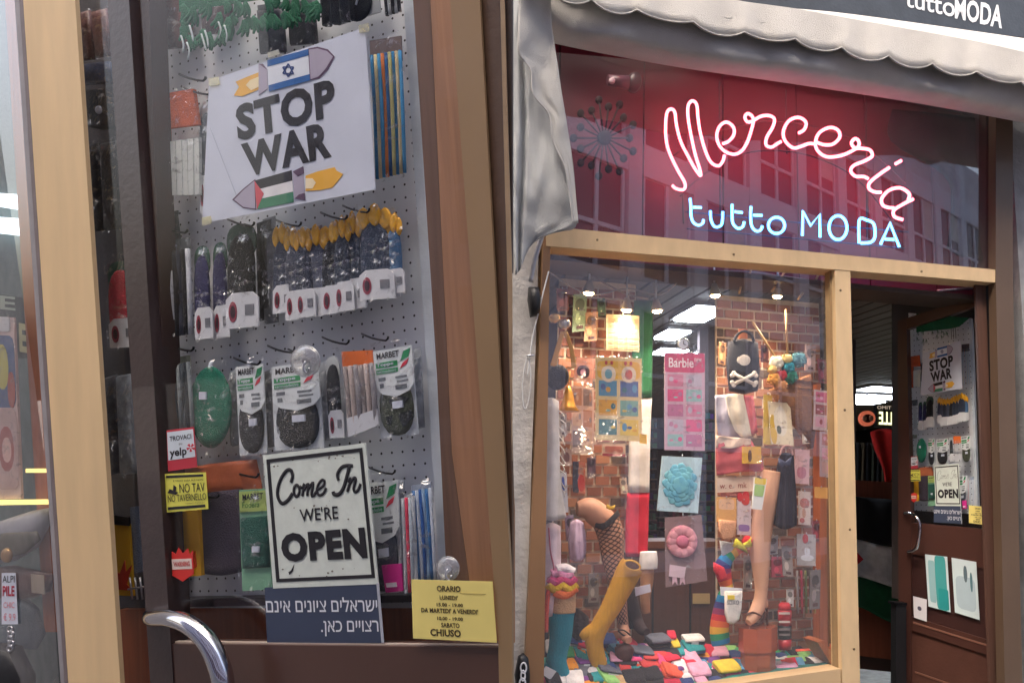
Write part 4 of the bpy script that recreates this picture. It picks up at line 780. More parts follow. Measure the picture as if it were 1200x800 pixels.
for pts, c, lb in (([(642, 684), (650, 690), (658, 685), (668, 690), (676, 684)], (236, 190, 40), 'yellow sock'), ([(643, 677), (652, 682), (660, 676), (668, 682), (674, 676)], (222, 60, 120), 'hot pink sock'), ([(646, 672), (654, 670), (662, 675), (671, 671)], (236, 150, 186), 'pale pink sock'), ([(650, 693), (660, 697), (668, 694), (675, 688)], (250, 120, 60), 'orange sock'), ([(652, 667), (662, 665), (672, 670)], (236, 226, 232), 'white sock'), ([(643, 690), (641, 710), (640, 740)], (226, 96, 80), 'coral sock')):
    one(FR, 'sock', MB(FR).ptube(pts, 5 if lb != 'coral sock' else 2.5, -.12, n=12), knit(c), lb + ' crumpled over the top of the teal knee sock', 'sock')
RB = [(222, 46, 56), (240, 110, 50), (244, 190, 60), (40, 160, 110), (30, 130, 190), (60, 56, 130), (150, 44, 100)]
t = Thing(FR, 'sock', 'long rainbow striped knitted sock hanging in bends left of the nude leg', 'sock')
m = MB(FR).ptube([(874, 640), (864, 644), (854, 652), (847, 664), (850, 680), (852, 690), (848, 702), (845, 720), (843, 738), (845, 754)], [4, 5.5, 7, 9.5, 8, 7, 8.5, 10.5, 11, 10.5], -.24, sub=7, n=18, flat=.6)
t.add('knit', m, ramp_mat('rainbow', RB, scale=2.7)); t.add('heel', MB(FR).pillow([(836, 658), (848, 664), (852, 676), (843, 680), (836, 668)], -.2, .02), knit((226, 50, 66))); t.done()
one(FR, 'bow', MB(FR).pillow([(862, 630), (868, 638), (880, 628), (881, 640), (871, 642), (876, 648), (868, 644), (858, 640)], -.18, .02), knit((200, 190, 60)), 'yellow green knitted bow at the top of the rainbow sock', 'bow')
one(FR, 'sock', MB(FR).pillow(ell(875, 633, 6, 6, 12), -.19, .025), knit((216, 40, 50)), 'small red rolled sock beside the yellow green bow', 'sock')
one(FR, 'sock', MB(FR).pillow([(843, 633), (862, 636), (858, 648), (846, 652)], -.235, .01), knit((214, 216, 224)), 'pale grey sock behind the top of the rainbow sock', 'sock')
t = Thing(FR, 'sock', 'white ankle sock on a small card with a yellow patch', 'sock')
c = t.add('card', MB(FR).prism([(844, 687), (870, 689), (870, 700), (845, 697)], -.16, -.165), paper((232, 232, 236)))
t.add('knit', MB(FR).pillow([(849, 692), (870, 692), (869, 712), (866, 726), (859, 731), (852, 729), (849, 718)], -.155, .014), knit((238, 234, 228)))
t.add('patch', MB(FR).prism([(853, 697), (861, 697), (861, 702), (853, 702)], -.138, -.142), paper((240, 214, 60))); t.add('lettering', MB(FR).text('SOXO', [(852, 703), (866, 703), (866, 708), (852, 708)], -.137), mk((90, 90, 100), .6, 0, bump=0)); t.done()
t = Thing(FR, 'leg_form', 'bare nude mannequin leg in a brown strapped sandal on the wooden block', 'leg display')
limb(t, 'leg', [(904, 552, 11), (902, 566, 12), (898, 585, 12.5), (894, 608, 12), (891, 635, 11.5), (891, 655, 10.5), (892, 675, 8.5), (892, 692, 7), (890, 706, 7.5), (886, 716, 7.5, .01), (881, 724, 6, .03), (877, 729, 4, .04)], SKIN, -.2, 22)
limb(t, 'heel', [(892, 700, 6), (895, 706, 5), (895, 712, 3.5)], SKIN, -.21, 12)
STR = mk((96, 56, 40), .4)
t.add('ankle_strap', MB(FR).ptube([(875, 720), (881, 717), (888, 719), (893, 722)], 1.1, -.155, n=6), STR); t.add('sole', MB(FR).ptube([(874, 731), (884, 732), (893, 728), (897, 716)], 1.4, -.19, n=6), STR)
t.add('heel_post', MB(FR).ptube([(897, 706), (899, 718), (899, 732)], 1.3, -.22, n=6), STR); t.done()
t = Thing(FR, 'wooden_block', 'polished red brown eight sided wooden block under the nude leg', 'block')
cb = FR.at(888, 734, -.2); hh = cb.y - DF; 
def octa(mb, c, r, y0, y1):
    b = mb.addv([(c.x + r * math.cos(a), y, c.z + r * .8 * math.sin(a)) for y in (y0, y1) for a in [2 * math.pi * (k + .5) / 8 for k in range(8)]])
    mb.f += [(b + k, b + (k + 1) % 8, b + 8 + (k + 1) % 8, b + 8 + k) for k in range(8)] + [tuple(range(b + 7, b - 1, -1)), tuple(range(b + 8, b + 16))]; return mb
WB = mk((168, 84, 54), .25, .15, 6, .05, coat=.5)
t.add('upper_block', octa(MB(FR), cb, .095, cb.y - hh * .55, cb.y), WB); t.add('lower_block', octa(MB(FR), cb, .085, DF, cb.y - hh * .555), WB); t.done()
t = Thing(FR, 'tin', 'tall red and black tin with a red cap standing by the right bricks', 'tin')
def P_(x, y, z=-.2): return FR.at(x, y, z)
t.add('body', MB(FR).tube([P_(919.5, 760), P_(919.5, 748)], .033, 18), mk((190, 34, 44), .3, coat=.3)); t.add('body', MB(FR).tube([P_(919.5, 748), P_(919.5, 732)], .033, 18), mk((30, 26, 28), .3)); t.add('body', MB(FR).tube([P_(919.5, 732), P_(919.5, 714)], .033, 18), mk((180, 34, 44), .3))
t.add('cap', MB(FR).tube([P_(919.5, 714), P_(919.5, 708), P_(919.5, 705.5)], [.03, .03, .02], 18), mk((206, 44, 52), .3)); i = len(t.p) - 1
for y in (717, 727, 736, 742): t.add('print', MB(FR).prism([(913, y), (926, y), (926, y + 2.4), (913, y + 2.4)], -.162, -.166), paper((214, 196, 190) if y < 735 else (120, 110, 110)))
t.done()
# folded socks: a heap of small bundles
names = {(206, 32, 66): 'crimson', (236, 90, 60): 'coral', (30, 140, 150): 'teal', (40, 60, 120): 'navy', (236, 150, 40): 'orange', (232, 200, 60): 'yellow', (120, 60, 140): 'purple', (220, 70, 130): 'hot pink', (60, 150, 90): 'green', (236, 232, 236): 'white', (30, 28, 38): 'black', (90, 150, 190): 'sky blue', (146, 204, 120): 'light green', (200, 60, 60): 'red', (226, 166, 196): 'pale pink', (96, 100, 116): 'slate grey', (196, 162, 120): 'beige'}
pal = list(names)
def bundle(x, y, z, w_, h_, c, stripe=None, rot=0, roll=0, where='', dpt=.05, card=True):
    w_ *= 1.05; h_ *= 1.1; p = FR.at(x, y, z); s_ = FR.sc(x, y, z); hx, hy = w_ * s_ / 2, h_ * s_ / 2
    nm = names.get(c, 'grey'); t = Thing(FR, 'folded_socks', f'{nm} sock pair' + (f' with {names.get(stripe, "pale")} stripes' if stripe else '') + ' ' + where, 'socks', 'folded socks heaped in the display')
    Mx = Matrix.Translation(p) @ Matrix.Rotation(rot * .5 + random.uniform(-.22, .22), 4, 'Y') @ Matrix.Rotation(R(random.uniform(8, 30)), 4, 'X') @ Matrix.Rotation(roll, 4, 'Z')
    def soft(hx, hy, hz, oy=0, n=10):
        m = MB(FR); rows = []
        for k, f in enumerate((-1, -.86, 0, .86, 1)):
            g = .8 if abs(f) == 1 else 1; pts = []
            for j in range(n):
                a = 2 * math.pi * j / n; cx_, sx_ = math.cos(a), math.sin(a)
                pts.append(Mx @ Vector((f * hx, oy + hy * g * math.copysign(abs(sx_) ** .6, sx_) * (1 + .06 * math.sin(f * 5 + oy * 90)), hz * g * math.copysign(abs(cx_) ** .75, cx_))))
            rows.append(m.addv(pts))
        for a, b_ in zip(rows, rows[1:]): m.smooth |= set(range(len(m.f), len(m.f) + n)); m.f += [(a + k, b_ + k, b_ + (k + 1) % n, a + (k + 1) % n) for k in range(n)]
        m.f += [tuple(range(rows[0], rows[0] + n)), tuple(range(rows[-1] + n - 1, rows[-1] - 1, -1))]; return m
    lay = 4 if h_ > 14 else (3 if h_ > 8 else 2)
    for k in range(lay): t.add('fold', soft(hx * (1 - .03 * k), hy / lay * 1.02, dpt, -hy + hy / lay * (2 * k + 1)), knit(stripe if stripe and k % 2 else c))
    if card:
        q = [Mx @ Vector((a * hx * .35 - .1 * hx, b_ * hy * .4, dpt + .002)) for a, b_ in ((-1, 1), (1, 1), (1, -1), (-1, -1))]; m = MB(FR); b0_ = m.addv(q + [v - Vector((0, 0, .003)) for v in q])
        m.f += [(b0_, b0_ + 3, b0_ + 2, b0_ + 1), (b0_ + 4, b0_ + 5, b0_ + 6, b0_ + 7)] + [(b0_ + i, b0_ + (i + 1) % 4, b0_ + 4 + (i + 1) % 4, b0_ + 4 + i) for i in range(4)]; t.add('label', m, paper((232, 232, 236)))
    t.done()
BD = [(672, 752, 16, 9, 3, 9, -.2), (684, 757, 16, 8, 0, None, -.25), (683, 766, 20, 7, 2, None, -.15), (684, 774, 20, 7, 4, 6, -.1), (668, 779, 14, 7, 8, 4, 0), (684, 786, 24, 6, 5, 15, -.15), (702, 794, 20, 8, 2, 9, 0),
      (716, 786, 34, 9, 15, 12, -.25), (718, 796, 30, 8, 12, 5, -.2), (736, 760, 22, 9, 0, 10, -.3), (730, 766, 14, 12, 15, None, -.2), (751, 766, 26, 13, 3, 15, -.2), (770, 755, 26, 18, 10, 15, 0), (787, 745, 9, 6, 0, None, 0), (790, 753, 9, 6, 5, None, 0), (795, 763, 12, 5, 2, None, 0),
      (760, 779, 26, 9, 13, 9, -.15), (780, 776, 20, 7, 11, 7, -.3), (786, 790, 26, 14, 1, None, -.4), (762, 792, 22, 12, 10, 3, 0), (742, 796, 24, 12, 10, None, 0), (720, 803, 30, 12, 16, None, 0), (806, 768, 20, 5, 9, 14, 0), (812, 749, 22, 7, 15, 9, 0), (812, 757, 22, 5, 11, 2, 0), (812, 776, 18, 7, 9, 14, 0),
      (797, 783, 14, 8, 9, 8, 0), (828, 764, 18, 8, 0, 7, -.2), (842, 765, 20, 7, 7, 14, 0), (824, 773, 16, 6, 9, 4, 0), (818, 790, 24, 17, 6, 14, 0), (838, 778, 14, 7, 10, 6, .1), (850, 788, 28, 20, 7, 5, 0), (866, 767, 22, 7, 12, 8, .2), (871, 773, 20, 7, 12, 2, .2), (858, 764, 12, 5, 12, None, 0),
      (872, 783, 16, 10, 11, 10, 0), (894, 774, 22, 10, 0, 9, -.1), (886, 787, 14, 7, 7, None, 0), (896, 786, 20, 7, 15, 14, 0), (916, 777, 20, 6, 1, 9, 0), (920, 784, 26, 9, 14, 9, 0), (938, 781, 8, 10, 11, 6, 0), (944, 768, 16, 6, 4, 1, 0), (948, 774, 20, 6, 9, 11, 0), (960, 777, 24, 9, 9, 14, 0), (946, 781, 12, 6, 4, 5, 0), (906, 765, 16, 4, 2, 8, .1), (934, 764, 18, 4, 2, 10, .1), (982, 760, 10, 5, 1, None, 0),
      (648, 800, 16, 14, 10, None, 0), (655, 812, 20, 8, 3, 9, 0), (690, 802, 24, 8, 4, 2, 0), (800, 800, 22, 9, 3, 7, 0), (830, 806, 22, 9, 9, 8, 0)]
lmk = [(660, 745, 'under the teal sock'), (700, 780, 'near the toe of the yellow sock'), (745, 770, 'in front of the black boot'), (790, 760, 'in the middle of the heap'), (845, 770, 'below the rainbow sock'), (890, 775, 'below the wooden block'), (925, 775, 'below the red tin'), (955, 775, 'at the right end of the heap')]
seen = {}
random.seed(21)
for k in range(125):
    x = random.uniform(642, 975); top = 745 + max(0, (x - 700)) * .11 if x < 760 else 762 + (x - 760) * .03; bot = 812 - max(0, x - 740) * .13
    y = random.uniform(top, max(top + 4, bot)); BD.insert(0, (x, y + 2, random.uniform(12, 20), random.uniform(5.5, 8.5), random.choice((0, 0, 13, 13, 3, 10, 10, 15, 12, 6, 2, 4, 1, 7, 8, 9, 11, 14, 3, 0)), random.choice((None, 9, 14, 10, 2, 3, None)), random.uniform(-.08, .08)))
for k, (x, y, w_, h_, ci, si, ro) in enumerate(BD):
    wh = min(lmk, key=lambda q: abs(q[0] - x) + .4 * abs(q[1] - y))[2]; sz = 'large ' if w_ * h_ > 220 else ('tiny ' if w_ * h_ < 75 else '')
    c = pal[ci]; s_ = pal[si] if si is not None else None
    if si == ci: s_ = None
    key_ = (ci, s_, wh); seen[key_] = seen.get(key_, 0) + 1
    fl = -.08 - .45 * max(0, (800 - y)) / 55.0 if x > 820 else -.1 - .3 * max(0, (800 - y)) / 55.0
    bundle(x, y, max(-.45, fl), w_, h_, c, s_, 0, ro, ['', 'on top ', 'half buried ', 'tilted ', 'lowest '][min(4, seen[key_] - 1)] + wh, card=k % 2 == 0)
# soft mound under the bundles
m = MB(FR)
m.grid([[(632, 770, -.5), (700, 770, -.5), (790, 765, -.5), (870, 768, -.5), (960, 762, -.5)], [(632, 790, -.3), (700, 784, -.3), (790, 776, -.3), (870, 778, -.3), (965, 772, -.3)], [(632, 815, -.12), (700, 806, -.12), (790, 800, -.1), (870, 792, -.1), (978, 781, -.1)], [(630, 842, -.07), (700, 830, -.07), (790, 815, -.07), (870, 802, -.07), (982, 788, -.07)]], .01)
one(FR, 'display_cloth', m, mk((24, 120, 116), .85, .5, 16, .6, 80), 'teal patterned cloth spread under the heap of folded socks', 'cloth')
one(FR, 'handbag', MB(FR).pillow([(720, 758), (734, 750), (742, 758), (738, 775), (722, 776)], -.25, .05), mk((70, 34, 32), .6, .3, 40), 'dark red brown fur bag behind the folded socks', 'bag')
one(FR, 'scarf', MB(FR).grid([[(668, 715, -.4), (676, 712, -.38), (690, 722, -.4)], [(666, 735, -.38), (678, 735, -.33), (690, 738, -.38)], [(664, 750, -.38), (678, 750, -.33), (688, 750, -.38)]], .005, fold=lambda a, b_: .02 * math.sin(a * 17)), mk((50, 40, 46), .9, .9, 60, .5, 80), 'dark speckled scarf between the teal and yellow socks', 'scarf')

# ================================================================ THE DOORWAY
t = Thing(FR, 'flag', 'black white and green flag with a red triangle hanging inside the doorway', 'flag')
def ff(a, b): return .03 * math.sin(a * 10 + b) + .01 * math.sin(b * 9)
zf = -1.5
def fg(r): return [[(x, y, zf) for x, y in row] for row in r]
t.add('black_band', MB(FR).grid(fg([[(985, 580), (1010, 582), (1035, 584), (1066, 586)], [(985, 606), (1010, 608), (1035, 612), (1066, 616)], [(985, 628), (1010, 633), (1035, 639), (1064, 643)]]), .004, fold=ff), fabric((20, 20, 26)))
t.add('white_band', MB(FR).grid(fg([[(985, 628), (1010, 633), (1035, 639), (1064, 643)], [(985, 650), (1010, 654), (1035, 662), (1064, 668)], [(985, 672), (1010, 676), (1035, 684), (1064, 693)]]), .004, fold=ff), fabric((212, 210, 214)))
t.add('green_band', MB(FR).grid(fg([[(985, 672), (1010, 676), (1035, 684), (1064, 693)], [(985, 692), (1010, 698), (1035, 708), (1060, 715)], [(985, 706), (1010, 712), (1035, 725), (1058, 735)]]), .004, fold=ff), fabric((20, 84, 52)))
t.add('red_triangle', MB(FR).prism([(988, 628), (1012, 655), (988, 676)], zf + .045, zf + .04), fabric((190, 30, 50))); t.done()
t = Thing(FR, 'counter', 'reddish wooden counter low behind the hanging flag', 'counter')
t.add('front', MB(FR).prism([(960, 560), (1075, 566), (1075, 776), (960, 762)], -1.62, -2.1), wood((140, 74, 50))); t.add('plinth', MB(FR).prism([(960, 762), (1075, 776), (1075, 790), (960, 778)], -1.66, -2.1), BROWN); t.done()
one(FR, 'garment', MB(FR).grid([[(1020, 506, -2.3), (1034, 502, -2.3), (1050, 504, -2.3)], [(1024, 525, -2.3), (1036, 524, -2.25), (1050, 525, -2.3)], [(1034, 548, -2.3), (1040, 550, -2.25), (1049, 545, -2.3)], [(1038, 568, -2.3), (1040, 570, -2.28), (1043, 566, -2.3)]], .006, fold=lambda a, b_: .03 * math.sin(a * 9)), fabric((206, 34, 30)), 'red cloth garment hanging in the dark doorway', 'garment')
for k in range(9):
    one(FR, 'garment', MB(FR).grid([[(996 + k * 6, 520, -2.5 - .1 * (k % 3)), (999 + k * 6, 518, -2.5), (1003 + k * 6, 521, -2.5)], [(995 + k * 6, 560, -2.5), (999 + k * 6, 560, -2.45), (1004 + k * 6, 560, -2.5)], [(994 + k * 6, 590 + 8 * (k % 2), -2.5), (999 + k * 6, 596, -2.45), (1004 + k * 6, 592, -2.5)]], .006), fabric([(60, 62, 50), (30, 30, 34), (84, 70, 52), (24, 22, 28)][k % 4]),
        ['olive', 'black', 'brown', 'near black', 'second olive', 'second black', 'second brown', 'darkest', 'last olive'][k] + ' garment in the shadowy row inside the doorway, left of the far door', 'garment', 'dark garments hanging inside the doorway')
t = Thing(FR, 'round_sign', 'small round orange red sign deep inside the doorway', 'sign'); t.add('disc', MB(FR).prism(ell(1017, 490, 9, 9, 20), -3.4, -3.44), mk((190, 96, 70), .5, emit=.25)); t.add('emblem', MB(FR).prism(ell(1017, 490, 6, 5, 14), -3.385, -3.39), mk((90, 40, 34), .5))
for a in (-4, 4): t.add('emblem', MB(FR).pillow(ell(1017 + a, 490, 2.6, 3.6, 10), -3.38, .01), mk((220, 150, 120), .5))
t.done()
t = Thing(FR, 'lit_sign', 'lit reversed letters on a dark board deep inside the doorway', 'sign'); t.add('board', MB(FR).prism([(1027, 474), (1056, 476), (1056, 502), (1027, 500)], -3.5, -3.55), BLACK)
t.add('lettering', MB(FR).text('ELLE', [(1051, 483), (1030, 482), (1030, 497), (1051, 498)], -3.49, .02), mk((220, 220, 160), .5, 0, bump=0, emit=.9)); t.add('lettering', MB(FR).text('INTIMO', [(1051, 476), (1028, 475), (1028, 479), (1051, 480)], -3.49), mk((200, 180, 160), .5, 0, bump=0, emit=.3)); t.done()
one(FR, 'lit_letter', MB(FR).text('E', [(837, 482), (830, 482), (830, 497), (837, 497)], -2.58, .03), mk((220, 220, 160), .5, 0, bump=0, emit=.6), 'pale lit letter visible through the window beside the pink sheet', 'letter')
t = Thing(FR, 'door_stop_post', 'black square post standing at the left edge of the open door', 'post'); t.add('post', MB(FR).prism([(1050, 708), (1062, 709), (1063, 1000), (1050, 1000)], -.55, -.6), BLACK); t.add('cap', MB(FR).prism([(1049, 705), (1063, 706), (1063, 709), (1049, 708)], -.54, -.61), DARKMETAL); t.done()
t = Thing(FR, 'door_closer', 'metal door closer arm under the ceiling above the open door', 'door closer'); t.add('arm', MB(FR).ptube([(1098, 341), (1144, 337)], 1.6, -.3, sub=1, n=6), SILVER); t.add('box', MB(FR).prism([(1122, 343), (1146, 341), (1146, 349), (1122, 352)], -.3, -.36), mk((70, 50, 48), .4)); t.done()

# ================================================================ THE DOOR LEAF (near, and again small in the doorway)
def lf(p0, p1, y): # x on a line at height y
    return p0[0] + (p1[0] - p0[0]) * (y - p0[1]) / (p1[1] - p0[1])
def strip(a0, a1, b0, b1, y0, y1): # strip between line a (left) and b (right)
    return [(lf(a0, a1, y0), y0), (lf(b0, b1, y0), y0), (lf(b0, b1, y1), y1), (lf(a0, a1, y1), y1)]
def hooks(t, fr, pts, z0=-.11):
    for x, y in pts: t.add('peg_hook', MB(fr).ptube([(x - 16, y - 5, z0), (x - 4, y, z0 + .05), (x + 12, y + 3, z0 + .085), (x + 15, y - 2, z0 + .088)], 1.0, sub=2, n=5), DARKMETAL)
def insole_pack(fr, q, z, body, label, head=(200, 205, 208), foot=(214, 216, 220), kind='std', group=None, lt=None, filmed=True):
    t = Thing(fr, 'insole_packet', label, 'packet', group)
    if kind == 'std':
        if head: t.add('header', MB(fr).prism(qell(q, .06, 0, .94, .34, 18, 2.5), z, z - .003), paper(head))
        t.add('insole', MB(fr).pillow(qell(q, .08, .1, .92, .98, 20, 2.8), z + .002, .008), fabric(body))
        if foot:
            c = t.add('label_card', MB(fr).prism([bl(q, .02, .72), bl(q, .2, .66), bl(q, .8, .66), bl(q, .98, .72), bl(q, .98, 1), bl(q, .02, 1)], z + .014, z + .011), paper(foot))
            if fr is FL: t.add('print', MB(fr).prism(qell(q, .1, .74, .34, .94, 16), z + .0155, z + .0145), paper((150, 50, 70)), c); t.add('print', MB(fr).prism(qell(q, .15, .78, .29, .9, 12), z + .0165, z + .0156), paper((60, 30, 40)), c); t.add('barcode', MB(fr).prism(sq(q, .58, .78, .84, .88), z + .0155, z + .0145), paper((120, 120, 126)), c)
    elif kind == 'card':
        c = t.add('card', MB(fr).prism(q, z, z - .003), paper((206, 212, 216)))
        t.add('insole', MB(fr).pillow(qell(q, .06, .36, .94, .99, 20, 2.4), z + .002, .010), fabric(body))
        h = t.add('header', MB(fr).prism([bl(q, 0, 0), bl(q, 1, 0), bl(q, 1, .42), bl(q, .85, .50), bl(q, .5, .55), bl(q, .15, .50), bl(q, 0, .42)], z + .013, z + .011), paper((222, 228, 230)))
        t.add('lettering', MB(fr).text('MARBET', sq(q, .08, .03, .66, .1), z + .0142, .02), INK, h)
        t.add('green_band', MB(fr).prism(sq(q, .04, .14, .6, .2), z + .0140, z + .0132), paper((30, 140, 80)), h); t.add('green_band', MB(fr).prism(sq(q, .04, .22, .6, .27), z + .0140, z + .0132), paper((30, 140, 80)), h)
        if fr is FL: t.add('lettering', MB(fr).text(lt or 'Toppe', sq(q, .06, .145, .5, .195), z + .0148, .02), WHITE, h); t.add('lettering', MB(fr).text('termoadesive', sq(q, .06, .225, .56, .262), z + .0148, .0), WHITE, h)
        t.add('leaf_print', MB(fr).prism([bl(q, .68, .16), bl(q, .78, .05), bl(q, .96, .03), bl(q, .9, .12)], z + .0142, z + .0132), paper((40, 140, 90)), h); t.add('leaf_print', MB(fr).prism([bl(q, .66, .24), bl(q, .74, .18), bl(q, .9, .14), bl(q, .84, .2)], z + .0142, z + .0132), paper((206, 50, 70)), h)
        for a, b_, c_, d_ in ((.08, .31, .26, .35), (.1, .38, .2, .43), (.52, .32, .82, .345), (.55, .37, .85, .39), (.5, .42, .8, .47)): t.add('print', MB(fr).prism(sq(q, a, b_, c_, d_), z + .0140, z + .0132), paper((110, 116, 122)), h)
        t.add('price_tag', MB(fr).prism(sq(q, .38, .6, .64, .68), z + .0165, z + .0125), WHITE)
    if filmed and fr is FL: t.add('film', MB(fr).pillow(sq(q, -.05, -.1, 1.05, 1.03), z + .016, .008), film())
    return t.done()
def strips_pack(fr, q, z, cols, label, n=8, head=(120, 100, 90), ht=.2, cat='packet', group=None, foot=None, rr=1.9):
    t = Thing(fr, 'lace_packet', label, cat, group)
    if head: t.add('header', MB(fr).prism(sq(q, 0, 0, 1, ht), z, z - .003), paper(head))
    for k in range(n):
        a = (k + .5) / n; w_ = abs(q[1][0] - q[0][0]) / n * .42
        t.add('lace', MB(fr).ptube([bl(q, a, ht * .6) + (z + .004 + .004 * (k % 2),), bl(q, a + .02, .5) + (z + .008 + .006 * ((k * 7) % 3),), bl(q, a + .01, .99) + (z + .004 + .004 * (k % 2),)], w_ if fr is FL else w_ * .25, sub=3, n=6), fabric(cols[k % len(cols)]))
    if foot: t.add('label_card', MB(fr).prism(sq(q, 0, .78, 1, 1), z + .016, z + .013), paper(foot))
    if fr is FL: t.add('film', MB(fr).pillow(sq(q, -.06, -.04, 1.06, 1.02), z + .017, .006), film())
    return t.done()
def poster(fr, z):
    q = [(245, 95), (428, 32), (440, 222), (237, 262)]
    t = Thing(fr, 'poster', 'white paper poster reading STOP WAR with two flag rockets, stuck inside the glass', 'poster')
    c = t.add('sheet', MB(fr).prism(q, z, z - .001), WHITE); e = .0012; big = fr is FL
    def pr(poly, col, k=1, n='print'): t.add(n, MB(fr).prism(poly, z + e * k, z + e * (k - .7)), paper(col, .1) if not isinstance(col, bpy.types.Material) else col, c)
    t.add('lettering', MB(fr).text('STOP', [(275, 124), (391, 91), (394, 136), (279, 166)], z + e, .045), INK, c); t.add('lettering', MB(fr).text('WAR', [(282, 169), (385, 141), (389, 184), (288, 208)], z + e, .045), INK, c)
    G = (176, 168, 186); D = (96, 70, 96)
    fl = [(313, 71), (361, 57.5), (363, 94.5), (315, 107.5)]
    pr([(361, 57), (372, 55), (384, 58), (392, 66.5), (384, 82), (374, 92), (363, 94.5)], D, 1); pr([(362, 58.5), (372, 57), (383, 60), (390, 66.5), (382, 80), (373, 90), (364, 93)], G, 1.4)
    pr([(303, 75), (313, 82), (314, 104), (303, 112)], G); pr([(303, 75), (308, 75), (313, 82)], D, 1.4); pr([(303, 112), (309, 107), (313, 104)], D, 1.4)
    pr([(303, 85), (290, 90), (276, 96), (280, 102), (274, 112), (284, 113), (296, 108), (303, 105)], (232, 178, 70)); pr([(303, 90), (293, 94), (288, 100), (294, 106), (303, 102)], (246, 226, 180), 1.4)
    pr(fl, (226, 232, 240), 1.2); pr(sq(fl, 0, .0, 1, .2), (30, 96, 166), 1.7); pr(sq(fl, 0, .8, 1, 1), (30, 96, 166), 1.7)
    for s_ in (1, -1):
        P = [(337.5 + 7.2 * math.sin(2 * math.pi * k / 3), 82.5 - s_ * 7.6 * math.cos(2 * math.pi * k / 3)) for k in range(3)]
        for k in range(3):
            a, b_ = Vector(P[k]), Vector(P[(k + 1) % 3]); n_ = (b_ - a).orthogonal().normalized() * .75; pr([tuple(a - n_), tuple(b_ - n_), tuple(b_ + n_), tuple(a + n_)], (30, 60, 120), 2 + .25 * (s_ > 0), 'star_line')
    f2 = [(299, 211.5), (341.5, 199.5), (344, 237), (302, 245)]
    pr([(299, 210), (284, 222), (272, 234), (285, 244), (300, 246)], D, 1); pr([(298, 212), (285, 223), (274.5, 234), (285, 242.5), (299, 244.5)], G, 1.4)
    pr(sq(f2, 0, 0, 1, .33), (34, 30, 36), 1.2); pr(sq(f2, 0, .33, 1, .67), (230, 228, 230), 1.2); pr(sq(f2, 0, .67, 1, 1), (60, 130, 96), 1.2); pr([(298, 212), (309, 227), (301, 245)], (206, 84, 96), 1.7)
    pr([(343, 201), (355, 195.5), (357, 234), (345, 233)], G); pr([(343, 201), (355, 195), (356, 203), (349, 207)], D, 1.4); pr([(345, 233), (350, 228), (357, 226), (357.5, 235)], D, 1.4)
    pr([(358, 206), (372, 201), (392, 196), (394, 200), (402, 204), (396, 212), (389, 220), (374, 223), (358, 224)], (238, 180, 60)); pr([(358, 209), (366, 209), (370, 214), (366, 221), (358, 221)], (250, 232, 196), 1.4)
    if big:
        for tq in ([(244, 92), (256, 90), (257, 99), (245, 101)], [(420, 30), (432, 27), (433, 37), (421, 39)], [(236, 255), (247, 253), (248, 262), (237, 265)]): t.add('tape', MB(fr).prism(tq, z + .003, z + .0025), glassmat('tape', .15, 1, .08, (.9, .85, .6), .3))
        t.add('crease', MB(fr).prism([(246, 150), (246.6, 150), (280, 236), (279.2, 236)], z + .0008, z), paper((176, 182, 198)))
    if big: t.add('tape', MB(fr).prism([(313, 62), (326, 58), (328, 64), (315, 68)], z + .0035, z + .003), glassmat('tape', .15, 1, 0, (.9, .85, .6), .3))
    t.done()
